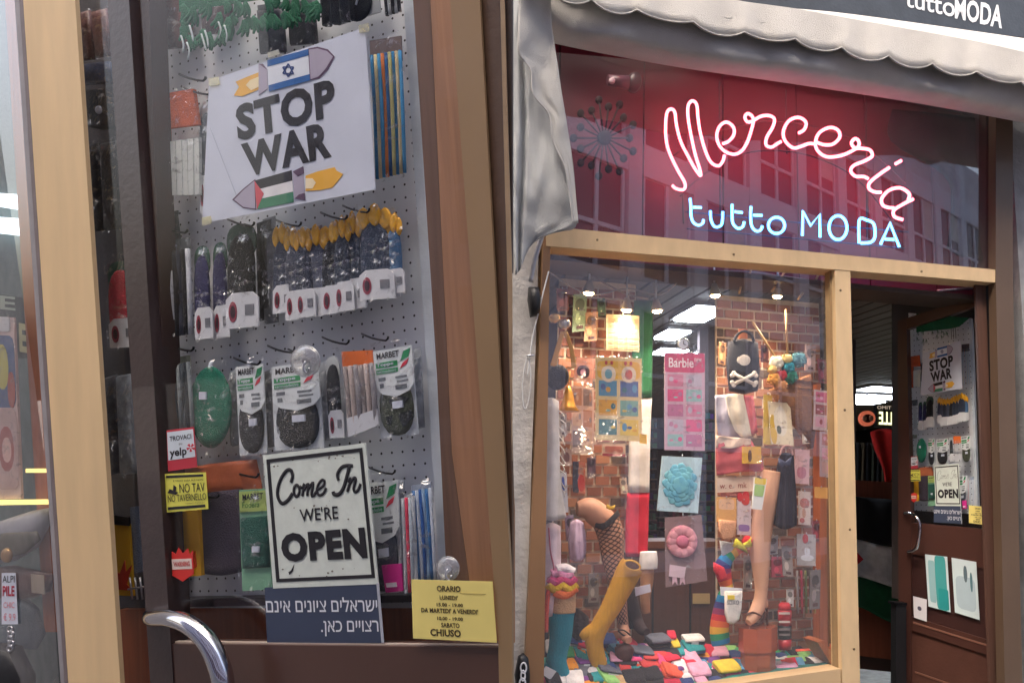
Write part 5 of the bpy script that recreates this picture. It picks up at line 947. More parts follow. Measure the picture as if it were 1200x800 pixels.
def open_sign(fr, z):
    q = [(308, 533), (428, 519), (443, 684), (320, 689)]
    t = Thing(fr, 'open_sign', 'cream Come In we are OPEN sign with black border on the door glass', 'sign')
    c = t.add('board', MB(fr).prism(q, z, z - .003), mk((214, 222, 214), .45, .06, 30, .1, 60))
    o = [bl(q, .03, .035), bl(q, .965, .03), bl(q, .975, .955), bl(q, .035, .955)]; i_ = [bl(q, .06, .062), bl(q, .935, .058), bl(q, .945, .93), bl(q, .065, .93)]
    for k in range(4): t.add('border', MB(fr).prism([o[k], o[(k + 1) % 4], i_[(k + 1) % 4], i_[k]], z + .001, z - .001), INK, c)
    W = lambda L: [(300 + x / 4.213, 510 + y / 4.213) for x, y in L]
    for pts, r_ in (([(172, 232), (180, 200), (172, 172), (150, 174), (122, 215), (106, 270), (110, 310), (130, 335), (158, 318), (180, 285)], 1.9), (ell(200, 272, 14, 28, 10) + [(200 + 14, 272)], 1.6), ([(216, 250), (228, 258), (238, 240), (228, 300)], 1.5), ([(236, 270), (258, 238), (252, 298)], 1.6), ([(258, 265), (282, 232), (274, 290), (284, 296), (298, 276)], 1.6), ([(300, 268), (330, 250), (338, 226), (324, 220), (306, 244), (300, 276), (312, 294), (332, 286), (346, 258)], 1.5),
                    ([(408, 222), (402, 190), (424, 156), (452, 148), (478, 150)], 1.9), ([(462, 150), (448, 205), (430, 262), (408, 290), (386, 290), (380, 276)], 2.1), ([(452, 228), (466, 212), (462, 240), (450, 278)], 1.7), ([(456, 252), (480, 212), (492, 216), (482, 260), (490, 278), (504, 268), (516, 238)], 1.7)):
        t.add('lettering', MB(fr).ptube(W(pts), r_ * (1 if fr is FL else .3), z + .0012, sub=5 if fr is FL else 2, n=6, flat=.12), INK, c)
    t.add('lettering', MB(fr).text("WE'RE", [(350.5, 596), (395.5, 592), (396.5, 607.5), (352, 611)], z + .0015, .012), INK, c); t.add('lettering', MB(fr).text('OPEN', [(328, 625), (427, 617), (431, 654), (331, 658.5)], z + .0015, .06), INK, c)
    if fr is FL:
        random.seed(11)
        for k in range(26): x, y = bl(q, random.uniform(.08, .92), random.choice((random.uniform(.06, .1), random.uniform(.86, .93), random.uniform(.3, .6)))); r_ = random.uniform(.3, 1.1); t.add('chip', MB(fr).prism([(x + r_ * 1.8 * math.cos(a) * random.uniform(.4, 1), y + r_ * math.sin(a)) for a in [2 * math.pi * j / 7 for j in range(7)]], z + .0009, z + .0002), mk((120, 116, 104), .8), c)
        t.add('chip', MB(fr).prism([(338, 670), (341, 668), (344.5, 661), (343, 669), (339, 673)], z + .0011, z), INK, c)
    t.done()
def hebrew(fr, z):
    q = [(310, 688), (443, 682), (449, 753), (313, 753)]
    t = Thing(fr, 'notice', 'dark blue grey notice with two lines of white Hebrew under the open sign', 'notice'); c = t.add('sheet', MB(fr).prism(q, z - .001, z - .002), paper((58, 68, 92)))
    m = mk((226, 230, 238), .6, 0, bump=0)
    L1 = 'ישראלים ציונים אינם'[::-1]; L2 = '.ןאכ םייוצר'
    t.add('lettering', MB(fr).text(L1, [(311, 700), (441.5, 699), (442.5, 716), (312, 717)], z, .008), m, c); t.add('lettering', MB(fr).text(L2, [(376, 727), (443, 726.5), (444, 744.5), (376.5, 745)], z, .008), m, c)
    t.add('edge', MB(fr).prism([(441, 683), (444, 683), (450, 753), (447, 753)], z + .001, z), paper((176, 180, 190)), c); t.done()
def orario(fr, z):
    q = [(482, 678.5), (577, 681), (582, 752.5), (484, 747.5)]
    t = Thing(fr, 'notice', 'yellow opening hours card headed ORARIO at the lower right of the glass', 'notice'); c = t.add('sheet', MB(fr).prism(q, z, z - .001), paper((240, 222, 132)))
    I2 = mk((70, 56, 30), .6, 0, bump=0)
    for s_, a in (('ORARIO', (.31, .09, .6, .19)), ("LUNEDI'", (.34, .25, .56, .325)), ('15.00 - 19.00', (.3, .38, .62, .44)), ("DA MARTEDI' A VENERDI'", (.11, .47, .8, .55)), ('10.00 - 19.00', (.3, .61, .61, .67)), ('SABATO', (.345, .71, .565, .79)), ('CHIUSO', (.21, .82, .575, .94))):
        t.add('lettering', MB(fr).text(s_, sq(q, *a), z + .001, .03), I2, c)
    if fr is FL: t.add('fold_line', MB(fr).prism([(539, 694.5), (569, 695.5), (569, 696), (539, 695)], z + .0008, z), mk((180, 160, 90), .6), c)
    t.done()
def stickers(fr, z):
    q = [(195, 504), (227, 500), (231, 547), (197, 552)]
    t = Thing(fr, 'sticker', 'red and white sticker reading TROVACI su yelp on the door glass', 'sticker'); c = t.add('sheet', MB(fr).prism(q, z, z - .001), paper((190, 50, 66)))
    t.add('panel', MB(fr).prism(sq(q, .02, .05, .96, .74), z + .0008, z), paper((212, 222, 230)), c)
    t.add('lettering', MB(fr).text('TROVACI', sq(q, .1, .16, .88, .28), z + .0014, .01), INK, c); t.add('lettering', MB(fr).text('su', sq(q, .42, .35, .54, .4), z + .0014), INK, c); t.add('lettering', MB(fr).text('yelp', sq(q, .08, .46, .68, .72), z + .0014, .03), INK, c)
    for k in range(5):
        a = 2 * math.pi * k / 5 + .3; x, y = bl(q, .83, .5); t.add('burst', MB(fr).prism([(x + 1.2 * math.cos(a - .4), y + 1.2 * math.sin(a - .4)), (x + 5 * math.cos(a - .3), y + 5 * math.sin(a - .3)), (x + 5 * math.cos(a + .3), y + 5 * math.sin(a + .3)), (x + 1.2 * math.cos(a + .4), y + 1.2 * math.sin(a + .4))], z + .0014, z + .0008), paper((200, 40, 60)), c)
    t.done()
    q = [(193, 555), (241, 553), (244, 596), (195, 600)]
    t = Thing(fr, 'sticker', 'yellow sticker reading NO TAV NO TAVERNELLO with black bars', 'sticker'); c = t.add('sheet', MB(fr).prism(q, z, z - .001), paper((226, 222, 96)))
    t.add('bar', MB(fr).prism(sq(q, .03, .05, .93, .11), z + .0008, z), INK, c); t.add('bar', MB(fr).prism(sq(q, .04, .87, .93, .94), z + .0008, z), INK, c)
    t.add('lettering', MB(fr).text('NO TAV', sq(q, .34, .28, .95, .52), z + .0012), INK, c); t.add('lettering', MB(fr).text('NO TAVERNELLO', sq(q, .05, .56, .97, .74), z + .0012), INK, c)
    if fr is FL: t.add('lettering', MB(fr).text('E VALLE SUSA ALE NON', sq(q, .2, .17, .92, .22), z + .0012), INK, c); t.add('lettering', MB(fr).text('* AVANTI POPOLO *', sq(q, .45, .79, .93, .83), z + .0012), INK, c)
    t.add('figure_print', MB(fr).prism([bl(q, *a) for a in ((.05, .5), (.1, .4), (.18, .44), (.2, .3), (.26, .36), (.24, .48), (.3, .5), (.24, .56), (.12, .52))], z + .0012, z + .0006), INK, c); t.done()
    q = [(199, 642), (226, 640), (228, 675), (202, 680)]
    t = Thing(fr, 'sticker', 'red flame shaped sticker with a white lettered band low on the glass', 'sticker'); c = t.add('sheet', MB(fr).prism([(201, 646), (206, 649), (209, 641), (214, 648), (220, 642), (222, 649), (226, 644), (227, 672), (214, 681), (202, 674)], z, z - .001), paper((206, 46, 40)))
    t.add('band', MB(fr).prism([(201, 655), (224, 654), (225, 666), (202, 667)], z + .0008, z), paper((226, 206, 196)), c); t.add('lettering', MB(fr).text('WARNING', [(203, 658), (222, 657), (223, 663), (204, 664)], z + .0014, .02), mk((180, 50, 50), .6, 0, bump=0), c); t.done()
def garland(fr, z):
    # green felt letters and fringe at the top of the glass
    t = Thing(fr, 'garland', 'green felt cut out garland across the top of the door glass', 'garland'); GR = fabric((4, 92, 60)); random.seed(5)
    t.add('band', MB(fr).prism([(208, -60), (470, -60), (420, -22), (372, -10), (330, -4), (262, 6), (210, 14)], z, z - .002), GR)
    for i in range(46 if fr is FL else 14):
        f = random.random(); x = 212 + 160 * f; y = random.uniform(-6, 50 - 42 * f) + 6; a = random.uniform(.9, 2.3); l = random.uniform(14, 26)
        for da in (-.5, 0, .45):
            ex, ey = x + l * .6 * math.cos(a + da), y + l * .6 * math.sin(a + da)
            t.add('leaf', MB(fr).ptube([(x, y - 6), ((x + ex) / 2 + 2, (y - 4 + ey) / 2), (ex, ey)], [2.2, 2.6, 1.2] if fr is FL else [1, 1, .5], z + .0015 * (i % 4), sub=3, n=6, flat=.3), GR)
    for x, y, a in ((212, 52, 1.5), (222, 40, 1.1), (236, 50, 1.0), (240, 46, 1.2), (256, 36, 1.9), (263, 40, 1.6), (219, 60, 1.8)):
        t.add('white_cord', MB(fr).ptube([(x, y - 10), (x + 3, y), (x + 6 * math.cos(a) + 2, y + 10 * math.sin(a))], .8 if fr is FL else .3, z + .006, sub=3, n=5), mk((196, 206, 206), .5))
    t.done()
def goods(fr):
    zb = -.06; big = fr is FL
    BW = 'black and white'
    strips_pack(fr, [(433, 48), (470, 42), (476, 204), (440, 212)], zb, [(40, 120, 170), (206, 190, 150), (60, 140, 190), (210, 120, 60), (30, 90, 150), (180, 176, 120)], 'packet of blue cream and yellow laces right of the STOP WAR poster', 9, (104, 88, 86), .18)
    strips_pack(fr, [(372, -40), (404, -44), (410, 26), (378, 32)], zb, [(30, 34, 40), (24, 28, 34)], 'black sheet packet at the top above the poster', 3, (150, 150, 156), .2)
    if big:
        t = Thing(fr, 'insole_packet', 'black oval patch on a white card at the very top of the board', 'packet'); t.add('card', MB(fr).prism([(392, -40), (440, -44), (446, 14), (396, 30)], zb - .01, zb - .013), paper((170, 176, 180))); t.add('patch', MB(fr).pillow(ell(418, 2, 18, 24, 20), zb - .008, .008), fabric((26, 36, 46))); t.add('mark', MB(fr).ptube([(417, 6), (420, -2), (426, -6)], 1, zb + .002, n=5), WHITE); t.done()
        strips_pack(fr, [(446, -30), (466, -32), (470, 14), (452, 20)], zb, [(30, 34, 44), (190, 196, 200)], BW + ' striped laces packet at the top right of the board', 5, None, .0)
    # orange packs
    t = Thing(fr, 'packet', 'orange hanging packet with pale strips left of the poster', 'packet'); c = t.add('card', MB(fr).prism([(180, 112), (226, 104), (232, 146), (182, 152)], zb, zb - .01), fabric((196, 84, 36)))
    t.add('card', MB(fr).prism([(178, 150), (198, 148), (200, 232), (182, 236)], zb - .005, zb - .012), fabric((178, 74, 34)))
    for k in range(5): t.add('strip', MB(fr).prism([(199 + k * 7, 166 - k), (205 + k * 7, 165 - k), (207 + k * 6.6, 228), (201 + k * 6.6, 229)], zb + .004 + .003 * (k % 2), zb - .004), paper((206, 210, 206)))
    if big: t.add('film', MB(fr).pillow([(182, 106), (232, 100), (240, 236), (184, 240)], zb + .012, .01), film())
    t.done()
    insole_pack(fr, [(233, 120), (250, 118), (246, 250), (234, 250)], zb - .02, (84, 90, 100), 'grey clear packet half hidden behind the left of the poster', group=None)
    # second row
    strips_pack(fr, [(190, 284), (222, 278), (226, 392), (196, 396)], zb, [(20, 20, 30), (200, 204, 210), (24, 24, 34), (60, 64, 80)], BW + ' twisted cords packet next to the door stile', 6, (90, 96, 100), .2, foot=None)
    insole_pack(fr, [(226, 290), (246, 286), (250, 396), (228, 398)], zb, (44, 44, 92), 'navy insole packet right of the cords packet', (40, 80, 66))
    insole_pack(fr, [(248, 286), (266, 282), (270, 394), (250, 397)], zb - .01, (44, 44, 88), 'second navy insole packet half behind the black one', (40, 80, 66))
    insole_pack(fr, [(263, 264), (302, 260), (304, 382), (264, 386)], zb + .008, (22, 24, 28), 'black insole packet with a dark green arched header', (30, 66, 50))
    hd = [('four', 320, 274, 372, 4, (48, 56, 76), 'dark blue insole packet fanned out first under the poster'), ('b', 333, 270, 372, 3, (60, 66, 84), 'slate insole packet with yellow top, second of the fan'), ('c', 344, 272, 370, 3, (40, 46, 60), 'dark insole packet with yellow top, third of the fan'), ('d', 356, 270, 370, 3, (70, 74, 90), 'grey insole packet with yellow top, fourth of the fan'),
          ('e', 376, 268, 368, 3, (20, 24, 32), 'black shiny insole packet with gold top in the middle group'), ('f', 390, 262, 366, 3, (36, 46, 62), 'slim blue insole packet in the middle group'), ('g', 402, 258, 364, 3, (40, 50, 66), 'slim dark insole packet before the large yellow topped one'), ('i', 440, 256, 352, 3, (50, 84, 116), 'blue insole packet at the right behind the large yellow topped one'), ('j', 450, 262, 348, 2, (56, 90, 124), 'last blue insole packet at the right end of the row'), ('h', 418, 252, 356, 5, (34, 46, 66), 'large navy insole packet with bright yellow top and pink oval label')]
    for k, (nm, x, y0, y1, wq, c, lb) in enumerate(hd):
        w_ = 40 if nm == 'h' else (27 if nm in 'eid' else 21); zz = zb + (.014 if nm == 'h' else .004 * (k % 3))
        jx, jy = (k * 37 % 7) - 3, (k * 53 % 9) - 4; q = [(x, y0 + 2 + jy), (x + w_, y0 - 2 + jy), (x + w_ + 5 + jx, y1 - 3 + jy), (x + 2 + jx, y1 + jy)]; c = tuple(int(v * 1.15) for v in c)
        t = insole_pack(fr, q, zz, c, lb + ('' if big else ''), None)
        one(fr, 'header_tab', MB(fr).pillow(qell(q, -.02, -.06, .4, .2, 12, 1.7), zz + .004, .005).pillow(qell(q, .32, -.1, .72, .17, 12, 1.7), zz + .007, .005).pillow(qell(q, .62, -.04, 1.02, .22, 12, 1.7), zz + .003, .005), mk((236, 170, 20), .5, .25, 40, .4, 60), ('bright' if nm == 'h' else 'golden') + ' yellow foam tab on top of the ' + lb.split(' insole')[0] + ' packet ' + str(['below the poster corner', 'in the fan', 'mid fan', 'at the fan end', 'with a shine', 'slim one', 'slimmer one', 'rear blue one', 'at the far right', 'largest of the row'][k]), 'tab')
    if big:
        random.seed(9)
        for k, (x, y0, w_, y1, c, lb) in enumerate([(180, -40, 46, 62, (92, 58, 52), 'brown sheer packet high at the left of the board'), (232, -40, 40, 44, (70, 52, 52), 'dark brown packet behind the green garland'), (300, 6, 34, 66, (70, 72, 78), 'grey packet above the left rocket of the poster'), (335, 0, 36, 56, (54, 56, 64), 'slate packet above the right rocket of the poster'),
             (184, 250, 26, 292, (70, 74, 76), 'small clear packet below the poster corner, by the stile'), (300, 262, 18, 380, (44, 46, 50), 'thin stack of dark packets between black insole and yellow topped fan'), (307, 258, 16, 384, (120, 124, 130), 'thin pale packet stack left of the yellow topped fan'), (362, 268, 16, 366, (60, 64, 74), 'narrow dark packet in the gap inside the fan'),
             (410, 262, 18, 360, (50, 54, 66), 'narrow slate packet before the right end of the fan'), (268, 436, 12, 526, (110, 116, 120), 'thin clear packet between green oval and slim black patch'), (308, 436, 12, 528, (96, 100, 106), 'thin clear packet between the two left patch cards'), (374, 426, 12, 520, (160, 164, 170), 'thin pale packet right of the large patch card'), (484, 410, 10, 506, (150, 156, 164), 'thin pale packet at the right edge behind the camouflage card'),
             (184, 424, 18, 512, (66, 70, 72), 'dark clear packet hard by the stile above the red sticker'), (462, 566, 12, 690, (130, 136, 146), 'slim clear packet between grey patch card and elastic'), (186, 604, 24, 700, (74, 44, 40), 'dark red brown cloth packet behind the flame sticker')]):
            q = [(x, y0 + 2), (x + w_, y0 - 3), (x + w_ + 5, y1 - 3), (x + 4, y1)]; t = Thing(fr, 'packet', lb, 'packet')
            t.add('contents', MB(fr).pillow(sq(q, .06, .08, .94, .97), zb - .03, .01, rings=((1, 0), (.95, .6), (.75, 1))), mk(c, .6, .35, 25, .4, 50)); t.add('header', MB(fr).prism(sq(q, .05, -.02, .95, .09), zb - .012, zb - .014), paper(tuple(min(220, v + 40) for v in c))); t.add('film', MB(fr).pillow(q, zb - .012, .012), film()); t.done()
    # third row
    strips_pack(fr, [(197, 420), (222, 416), (228, 506), (202, 510)], zb, [(96, 104, 110), (60, 68, 76), (140, 148, 150)], 'bunch of slim grey packets beside the green oval patch', 6, (120, 124, 110), .15)
    t = Thing(fr, 'insole_packet', 'large green oval felt patch in a clear bag', 'packet'); t.add('patch', MB(fr).pillow(ell(247, 477, 25, 48, 30), zb, .01), fabric((14, 112, 88))); t.add('price_tag', MB(fr).prism(rect(233, 459, 241, 468), zb + .014, zb + .006), WHITE)
    if big: t.add('film', MB(fr).pillow([(220, 424), (272, 418), (278, 532), (226, 538)], zb + .012, .008), film())
    t.done()
    insole_pack(fr, [(276, 430), (308, 426), (313, 530), (281, 534)], zb, (30, 34, 44), 'iron on patch card with a slim black patch, right of the green oval', kind='card')
    insole_pack(fr, [(318, 430), (372, 422), (380, 524), (322, 528)], zb + .006, (24, 28, 36), 'iron on patch card with a big round black patch under the suction cup', kind='card')
    insole_pack(fr, [(380, 418), (398, 416), (404, 512), (386, 514)], zb - .01, (50, 54, 62), 'narrow dark packet with a grey header between the patch cards')
    strips_pack(fr, [(400, 412), (436, 410), (444, 498), (408, 512)], zb + .004, [(170, 160, 158), (196, 180, 176), (150, 146, 150)], 'bundle of pale packets with orange tops left of the camouflage patch', 6, (226, 110, 40), .3, foot=(206, 208, 214))
    insole_pack(fr, [(437, 412), (482, 404), (490, 508), (446, 514)], zb + .004, (76, 82, 66), 'iron on patch card with a green camouflage patch', kind='card')
    if big:
        for pts in ([(455, 470), (465, 462), (478, 466), (470, 478), (460, 480)], [(466, 486), (480, 480), (484, 488), (472, 500)], [(452, 488), (460, 486), (458, 498), (453, 497)]): one(fr, 'camouflage_blotch', MB(fr).prism(pts, zb + .0165, zb + .012), fabric((36, 40, 44)), ['dark camouflage blotch near the top of the green patch', 'dark camouflage blotch at the lower right of the green patch', 'dark camouflage blotch at the lower left of the green patch'][[455, 466, 452].index(pts[0][0])], 'blotch')
    # lower row
    t = Thing(fr, 'packet', 'crinkled orange brown plastic wrap low on the board', 'packet'); t.add('sheet', MB(fr).grid([[(186, 556, zb - .02), (240, 544, zb - .01), (300, 538, zb - .02)], [(190, 580, zb - .01), (245, 572, zb), (306, 566, zb - .02)], [(192, 602, zb - .02), (250, 604, zb - .01), (310, 600, zb - .02)]], .002, fold=lambda a, b_: .01 * noise.noise(Vector((a * 9, b_ * 7, 2)))), mk((170, 92, 58), .35, .2, 14, .4, 20)); t.done()
    t = Thing(fr, 'packet', 'tall yellow packet with red flame print behind the NO TAV sticker', 'packet'); t.add('card', MB(fr).prism([(208, 598), (232, 598), (236, 674), (214, 676)], zb + .01, zb), paper((228, 172, 30))); t.add('print', MB(fr).prism([(212, 660), (218, 648), (222, 658), (228, 645), (230, 664), (216, 672)], zb + .012, zb + .01), paper((216, 80, 40))); t.done()
    one(fr, 'folded_cloth', MB(fr).grid([[(236, 578, zb), (258, 575, zb + .01), (281, 573, zb)], [(236, 625, zb), (258, 625, zb + .014), (281, 622, zb)], [(238, 672, zb), (260, 674, zb + .01), (282, 670, zb)]], .01), fabric((62, 52, 66)), 'dark purple grey folded cloth behind clear plastic low on the board', 'cloth')
    t = Thing(fr, 'packet', 'green cloth packet with a pale green headed card left of the open sign', 'packet'); c = t.add('card', MB(fr).prism([(280, 574), (312, 572), (319, 690), (284, 692)], zb + .004, zb), paper((120, 170, 140)))
    t.add('header', MB(fr).prism([(280, 576), (311, 574), (312, 598), (281, 600)], zb + .007, zb + .005), paper((176, 196, 110)), c); t.add('lettering', MB(fr).text('MARBET', [(284, 579), (308, 577), (308, 584), (284, 586)], zb + .009, .02), INK, c); t.add('lettering', MB(fr).text('Fodera', [(284, 588), (304, 587), (304, 594), (284, 595)], zb + .009, .0), mk((60, 120, 60), .6), c)
    t.add('cloth', MB(fr).pillow([(283, 606), (313, 604), (317, 664), (286, 666)], zb + .006, .008, rings=((1, 0), (.96, .7), (.8, 1))), fabric((24, 84, 72)), c); t.add('price_tag', MB(fr).prism(rect(295, 640, 303, 647), zb + .018, zb + .012), WHITE, c)
    if big: t.add('film', MB(fr).pillow([(276, 568), (316, 566), (322, 694), (280, 696)], zb + .02, .006), film())
    t.done()
    insole_pack(fr, [(420, 568), (466, 562), (471, 690), (432, 698)], zb, (70, 76, 88), 'iron on patch card with a grey patch, peeking right of the open sign', kind='card')
    t = Thing(fr, 'packet', 'bright magenta packet end right of the Hebrew notice', 'packet'); t.add('card', MB(fr).prism([(447, 662), (470, 660), (472, 692), (452, 694)], zb + .018, zb + .014), paper((206, 40, 140))); t.add('print', MB(fr).prism([(452, 683), (464, 682), (465, 687), (453, 688)], zb + .02, zb + .0185), paper((240, 220, 235))); t.done()
    strips_pack(fr, [(470, 584), (486, 580), (490, 692), (474, 696)], zb + .01, [(200, 206, 212), (220, 60, 90), (180, 190, 200)], 'slim packets of white and red elastic beside the grey patch card', 4, None, .0)
    strips_pack(fr, [(482, 568), (505, 564), (512, 680), (490, 688)], zb, [(60, 120, 180), (196, 206, 220), (40, 90, 160), (150, 180, 210)], 'slim packets of blue and white elastic at the edge of the board', 6, (150, 160, 176), .1)
def leaf(fr):
    big = fr is FL
    # board with hooks
    brd = Thing(fr, 'pegboard', 'white perforated display board behind the door glass hung with packets', 'pegboard')
    brd.add('board', MB(fr).prism([(170, -60), (476, -60), (523, 700), (523, 712), (180, 712)], -.12, -.13), peg_mat())
    brd.add('edge_strip', MB(fr).prism([(467, -60), (478, -60), (484, 0), (527, 690), (527, 706), (517, 706), (473, 0)], -.095, -.119), mk((206, 214, 222), .4))
    hooks(brd, fr, [(226, 92), (232, 108), (205, 270), (283, 262), (338, 262), (392, 254), (418, 246), (212, 408), (290, 424), (330, 410), (354, 414), (394, 400), (440, 396), (288, 556), (242, 580), (448, 552)] if big else [(283, 262), (394, 400)])
    if big: brd.add('rail', MB(fr).prism([(180, 702), (523, 696), (523, 704), (180, 712)], -.09, -.12), mk((70, 62, 66), .5))
    brd.done()
    if big:
        # the door's own frame and reveal
        t = Thing(fr, 'shop_door', 'brown glazed shop door seen close with a curved chrome pull handle', 'door')
        DB = mk((84, 58, 50), .35, .08, 4, .04, 60, coat=.3); DB2 = mk((62, 48, 46), .35, .1, coat=.3)
        a0, a1 = (126, 0), (176, 800); b0, b1 = (151, 0), (200, 752)
        t.add('stile', MB(fr).prism(strip(a0, a1, b0, b1, -60, 1000), .015, -.03), DB2)
        t.add('inner_rebate', MB(fr).prism(strip((152, 0), (201, 752), (174, 0), (203, 752), -60, 752), -.012, -.06), mk((66, 46, 40), .45))
        t.add('gasket', MB(fr).prism(strip((149.5, 0), (198, 752), (152, 0), (200.5, 752), -60, 752), .004, -.006), mk((176, 160, 150), .4))
        t.add('gasket', MB(fr).prism([(198, 751), (584, 755.5), (584, 758), (198, 754)], .004, -.006), mk((190, 176, 164), .4))
        t.add('rail', MB(fr).prism([(200, 754), (584, 758), (590, 1000), (214, 1000)], .012, -.03), DB)
        t.add('panel_moulding', MB(fr).ptube([(240, 830), (560, 834), (566, 990)], 2, .014, sub=1, n=6), DB2)
        t.add('stile', MB(fr).prism([(523, -60), (559, -60), (600.0, 700), (600.0, 1000), (588, 1000), (584, 752)], .02, .014), mk((150, 122, 88), .4, .06, 4, .03, coat=.2), label='tan metal stile at the right of the near door')
        t.add('glass', MB(fr).prism([(146, -60), (524, -60), (584, 756), (199, 753)], 0, -.001), GLASS)
        hp = [(176, 722, .02), (180, 724, .055), (200, 724, .075), (222, 732, .08), (242, 750, .08), (255, 775, .08), (262, 805, .08), (262, 860, .07), (258, 872, .02)]
        h = t.add('handle', MB(fr).ptube(hp, [6, 6.5, 7, 7.5, 8, 8.5, 8.5, 8, 7], sub=8, n=18), CHROME)
        t.add('rosette', MB(fr).prism(ell(178, 722, 7, 7, 16), .022, .012), CHROME, h)
        t.done()
        # panels beside the glass and outer profiles
        t = Thing(fr, 'door_reveal', 'orange wood and dark brown panels between the pegboard and the door edge', 'wood panel')
        t.add('panel', MB(fr).prism([(478, -60), (501, -60), (529, 530), (560, 756), (530, 756), (524, 690), (512, 440), (484, 0)], -.06, -.09), wood((106, 78, 62)), label='dark reddish wood board'); t.add('panel', MB(fr).prism([(501.5, -60), (560, -60), (594, 600), (594, 757), (560.5, 757), (529.5, 530)], -.055, -.085), wood((160, 116, 84)), label='orange wood board'); t.done()
        t = Thing(fr, 'door_casing', 'narrow dark and bronze profiles at the top right edge of the near door', 'door casing')
        t.add('profile', MB(fr).prism([(559.5, -60), (584, -60), (600, 560), (600, 690), (596, 640)], .01, .004), mk((88, 66, 50), .4, .1)); t.add('profile', MB(fr).prism([(584.5, -60), (589.5, -60), (600, 330), (600, 540)], .0125, .0105), mk((160, 134, 104), .4)); t.add('profile', MB(fr).prism([(590, -60), (600, -60), (600, 320)], .006, .001), mk((62, 50, 44), .4)); t.done()
        # pale jamb left of the door
        t = Thing(fr, 'frame_post', 'wide pale gold metal post left of the near door', 'post'); GP = mk((224, 194, 148), .44, .07, 4, .06, 40, stretch=(4, .6, 4))
        t.add('post', MB(fr).prism(strip((27, 0), (80, 800), (88, 0), (141, 800), -60, 1000), .03, .019), GP)
        t.add('rubber_seal', MB(fr).prism(strip((17, 0), (71, 800), (22.5, 0), (75.5, 800), -60, 1000), .012, -.03), mk((150, 146, 150), .4)); t.add('rubber_seal', MB(fr).prism(strip((22.8, 0), (75.8, 800), (26.6, 0), (79.6, 800), -60, 1000), .018, -.03), mk((120, 108, 110), .4)); t.done()
        # left window and shop behind
        one(fr, 'side_window', MB(fr).prism([(-120, -60), (14, -60), (82, 1000), (-120, 1000)], 0, -.001), SGLASS2, 'narrow window pane at the far left edge beside the gold post', 'window')
        one(fr, 'side_window', MB(fr).prism([(84, -60), (126, -60), (178, 1000), (150, 1000)], -.002, -.003), GLASS, 'slim glass strip between the gold post and the dark stile', 'window')
        bx = MB(fr).prism([(-120, -60), (586, -60), (592, 30), (594, 1000), (-120, 1000)], -.34, -.345)
        one(fr, 'back_wall', bx, mk((52, 46, 48), .8, .3, 3), kind='structure')
        # goods seen between post and stile
        for i, (x, y0, w_, y1, c, kd, lb) in enumerate([(92, 14, 14, 72, (96, 60, 58), 's', 'dark red sheer packet at the top between post and stile'), (109, 12, 17, 68, (110, 70, 66), 's', 'rose sheer packet at the top beside the dark stile'), (96, 74, 34, 100, (60, 72, 104), 's', 'blue patterned packet below the sheer ones'), (97, 104, 36, 148, (34, 32, 38), 'b', 'black boxed packet with a small white button'),
             (103, 168, 14, 272, (50, 50, 56), 's', 'shiny black wrapped packet, left of the pair'), (119, 166, 22, 270, (44, 44, 50), 's', 'shiny black wrapped packet, right of the pair'), (123, 306, 34, 408, (186, 34, 56), 'i', 'red insole packet between the post and the stile'), (124, 440, 14, 556, (90, 92, 100), 's', 'grey long packet below the red insole'), (138, 438, 24, 556, (150, 160, 170), 's', 'pale blue grey packet below the red insole')]):
            q = [(x, y0 + 2), (x + w_, y0 - 2), (x + w_ + 6, y1 - 2), (x + 5, y1)]
            if kd == 'i': insole_pack(fr, q, -.06, c, lb, (40, 90, 70))
            elif kd == 'b':
                t = Thing(fr, 'packet', lb, 'packet'); t.add('box', MB(fr).prism(q, -.06, -.1), mk(c, .4)); t.add('button', MB(fr).pillow(ell(116, 129, 4, 5, 12), -.06, .005), WHITE); t.add('film', MB(fr).pillow(q, -.055, .01), film()); t.done()
            else:
                t = Thing(fr, 'packet', lb, 'packet'); t.add('contents', MB(fr).pillow(q, -.07, .012, rings=((1, 0), (.94, .6), (.7, 1))), mk(c, .5, .4, 30, .5, 40)); t.add('film', MB(fr).pillow(sq(q, -.06, -.05, 1.06, 1.03), -.055, .012), film()); t.done()
        m = MB(fr).prism([(88, -60), (130, -60), (182, 712), (140, 712)], -.125, -.13); one(fr, 'pegboard', m, mk((70, 68, 74), .6, .3, 5), 'dark narrow board behind the packets left of the stile', 'pegboard')
        t = Thing(fr, 'packet', 'yellow packet with a red flame print left of the dark stile', 'packet'); t.add('card', MB(fr).prism([(131, 606), (151, 614), (156, 698), (135, 697)], -.05, -.056), paper((228, 178, 40))); t.add('header', MB(fr).prism([(130, 603), (151, 606), (151, 616), (131, 614)], -.046, -.05), BLACK); t.add('print', MB(fr).prism([(134, 690), (134, 668), (140, 672), (146, 656), (147, 670), (154, 662), (148, 684), (155, 692)], -.048, -.05), paper((206, 60, 34))); t.done()
        one(fr, 'folded_cloth', MB(fr).prism([(152, 594), (166, 592), (176, 668), (156, 672)], -.06, -.08), fabric((96, 110, 134)), 'blue grey cloth strip between the yellow packet and the stile', 'cloth')
        one(fr, 'shelf_board', MB(fr).prism([(140, 714), (592, 700), (592, 1000), (140, 1000)], -.14, -.17), wood((150, 84, 54)), 'orange brown wooden board below the display boards', 'board')
        t = Thing(fr, 'wire_rack', 'small wire rack beside the yellow packet', 'rack')
        for k in range(4): t.add('wire', MB(fr).ptube([(152 + k * 6, 676), (155 + k * 6, 702)], .8, -.04, sub=1, n=5), SILVER)
        t.add('wire', MB(fr).ptube([(150, 690), (176, 686)], .8, -.04, sub=1, n=5), SILVER); t.done()
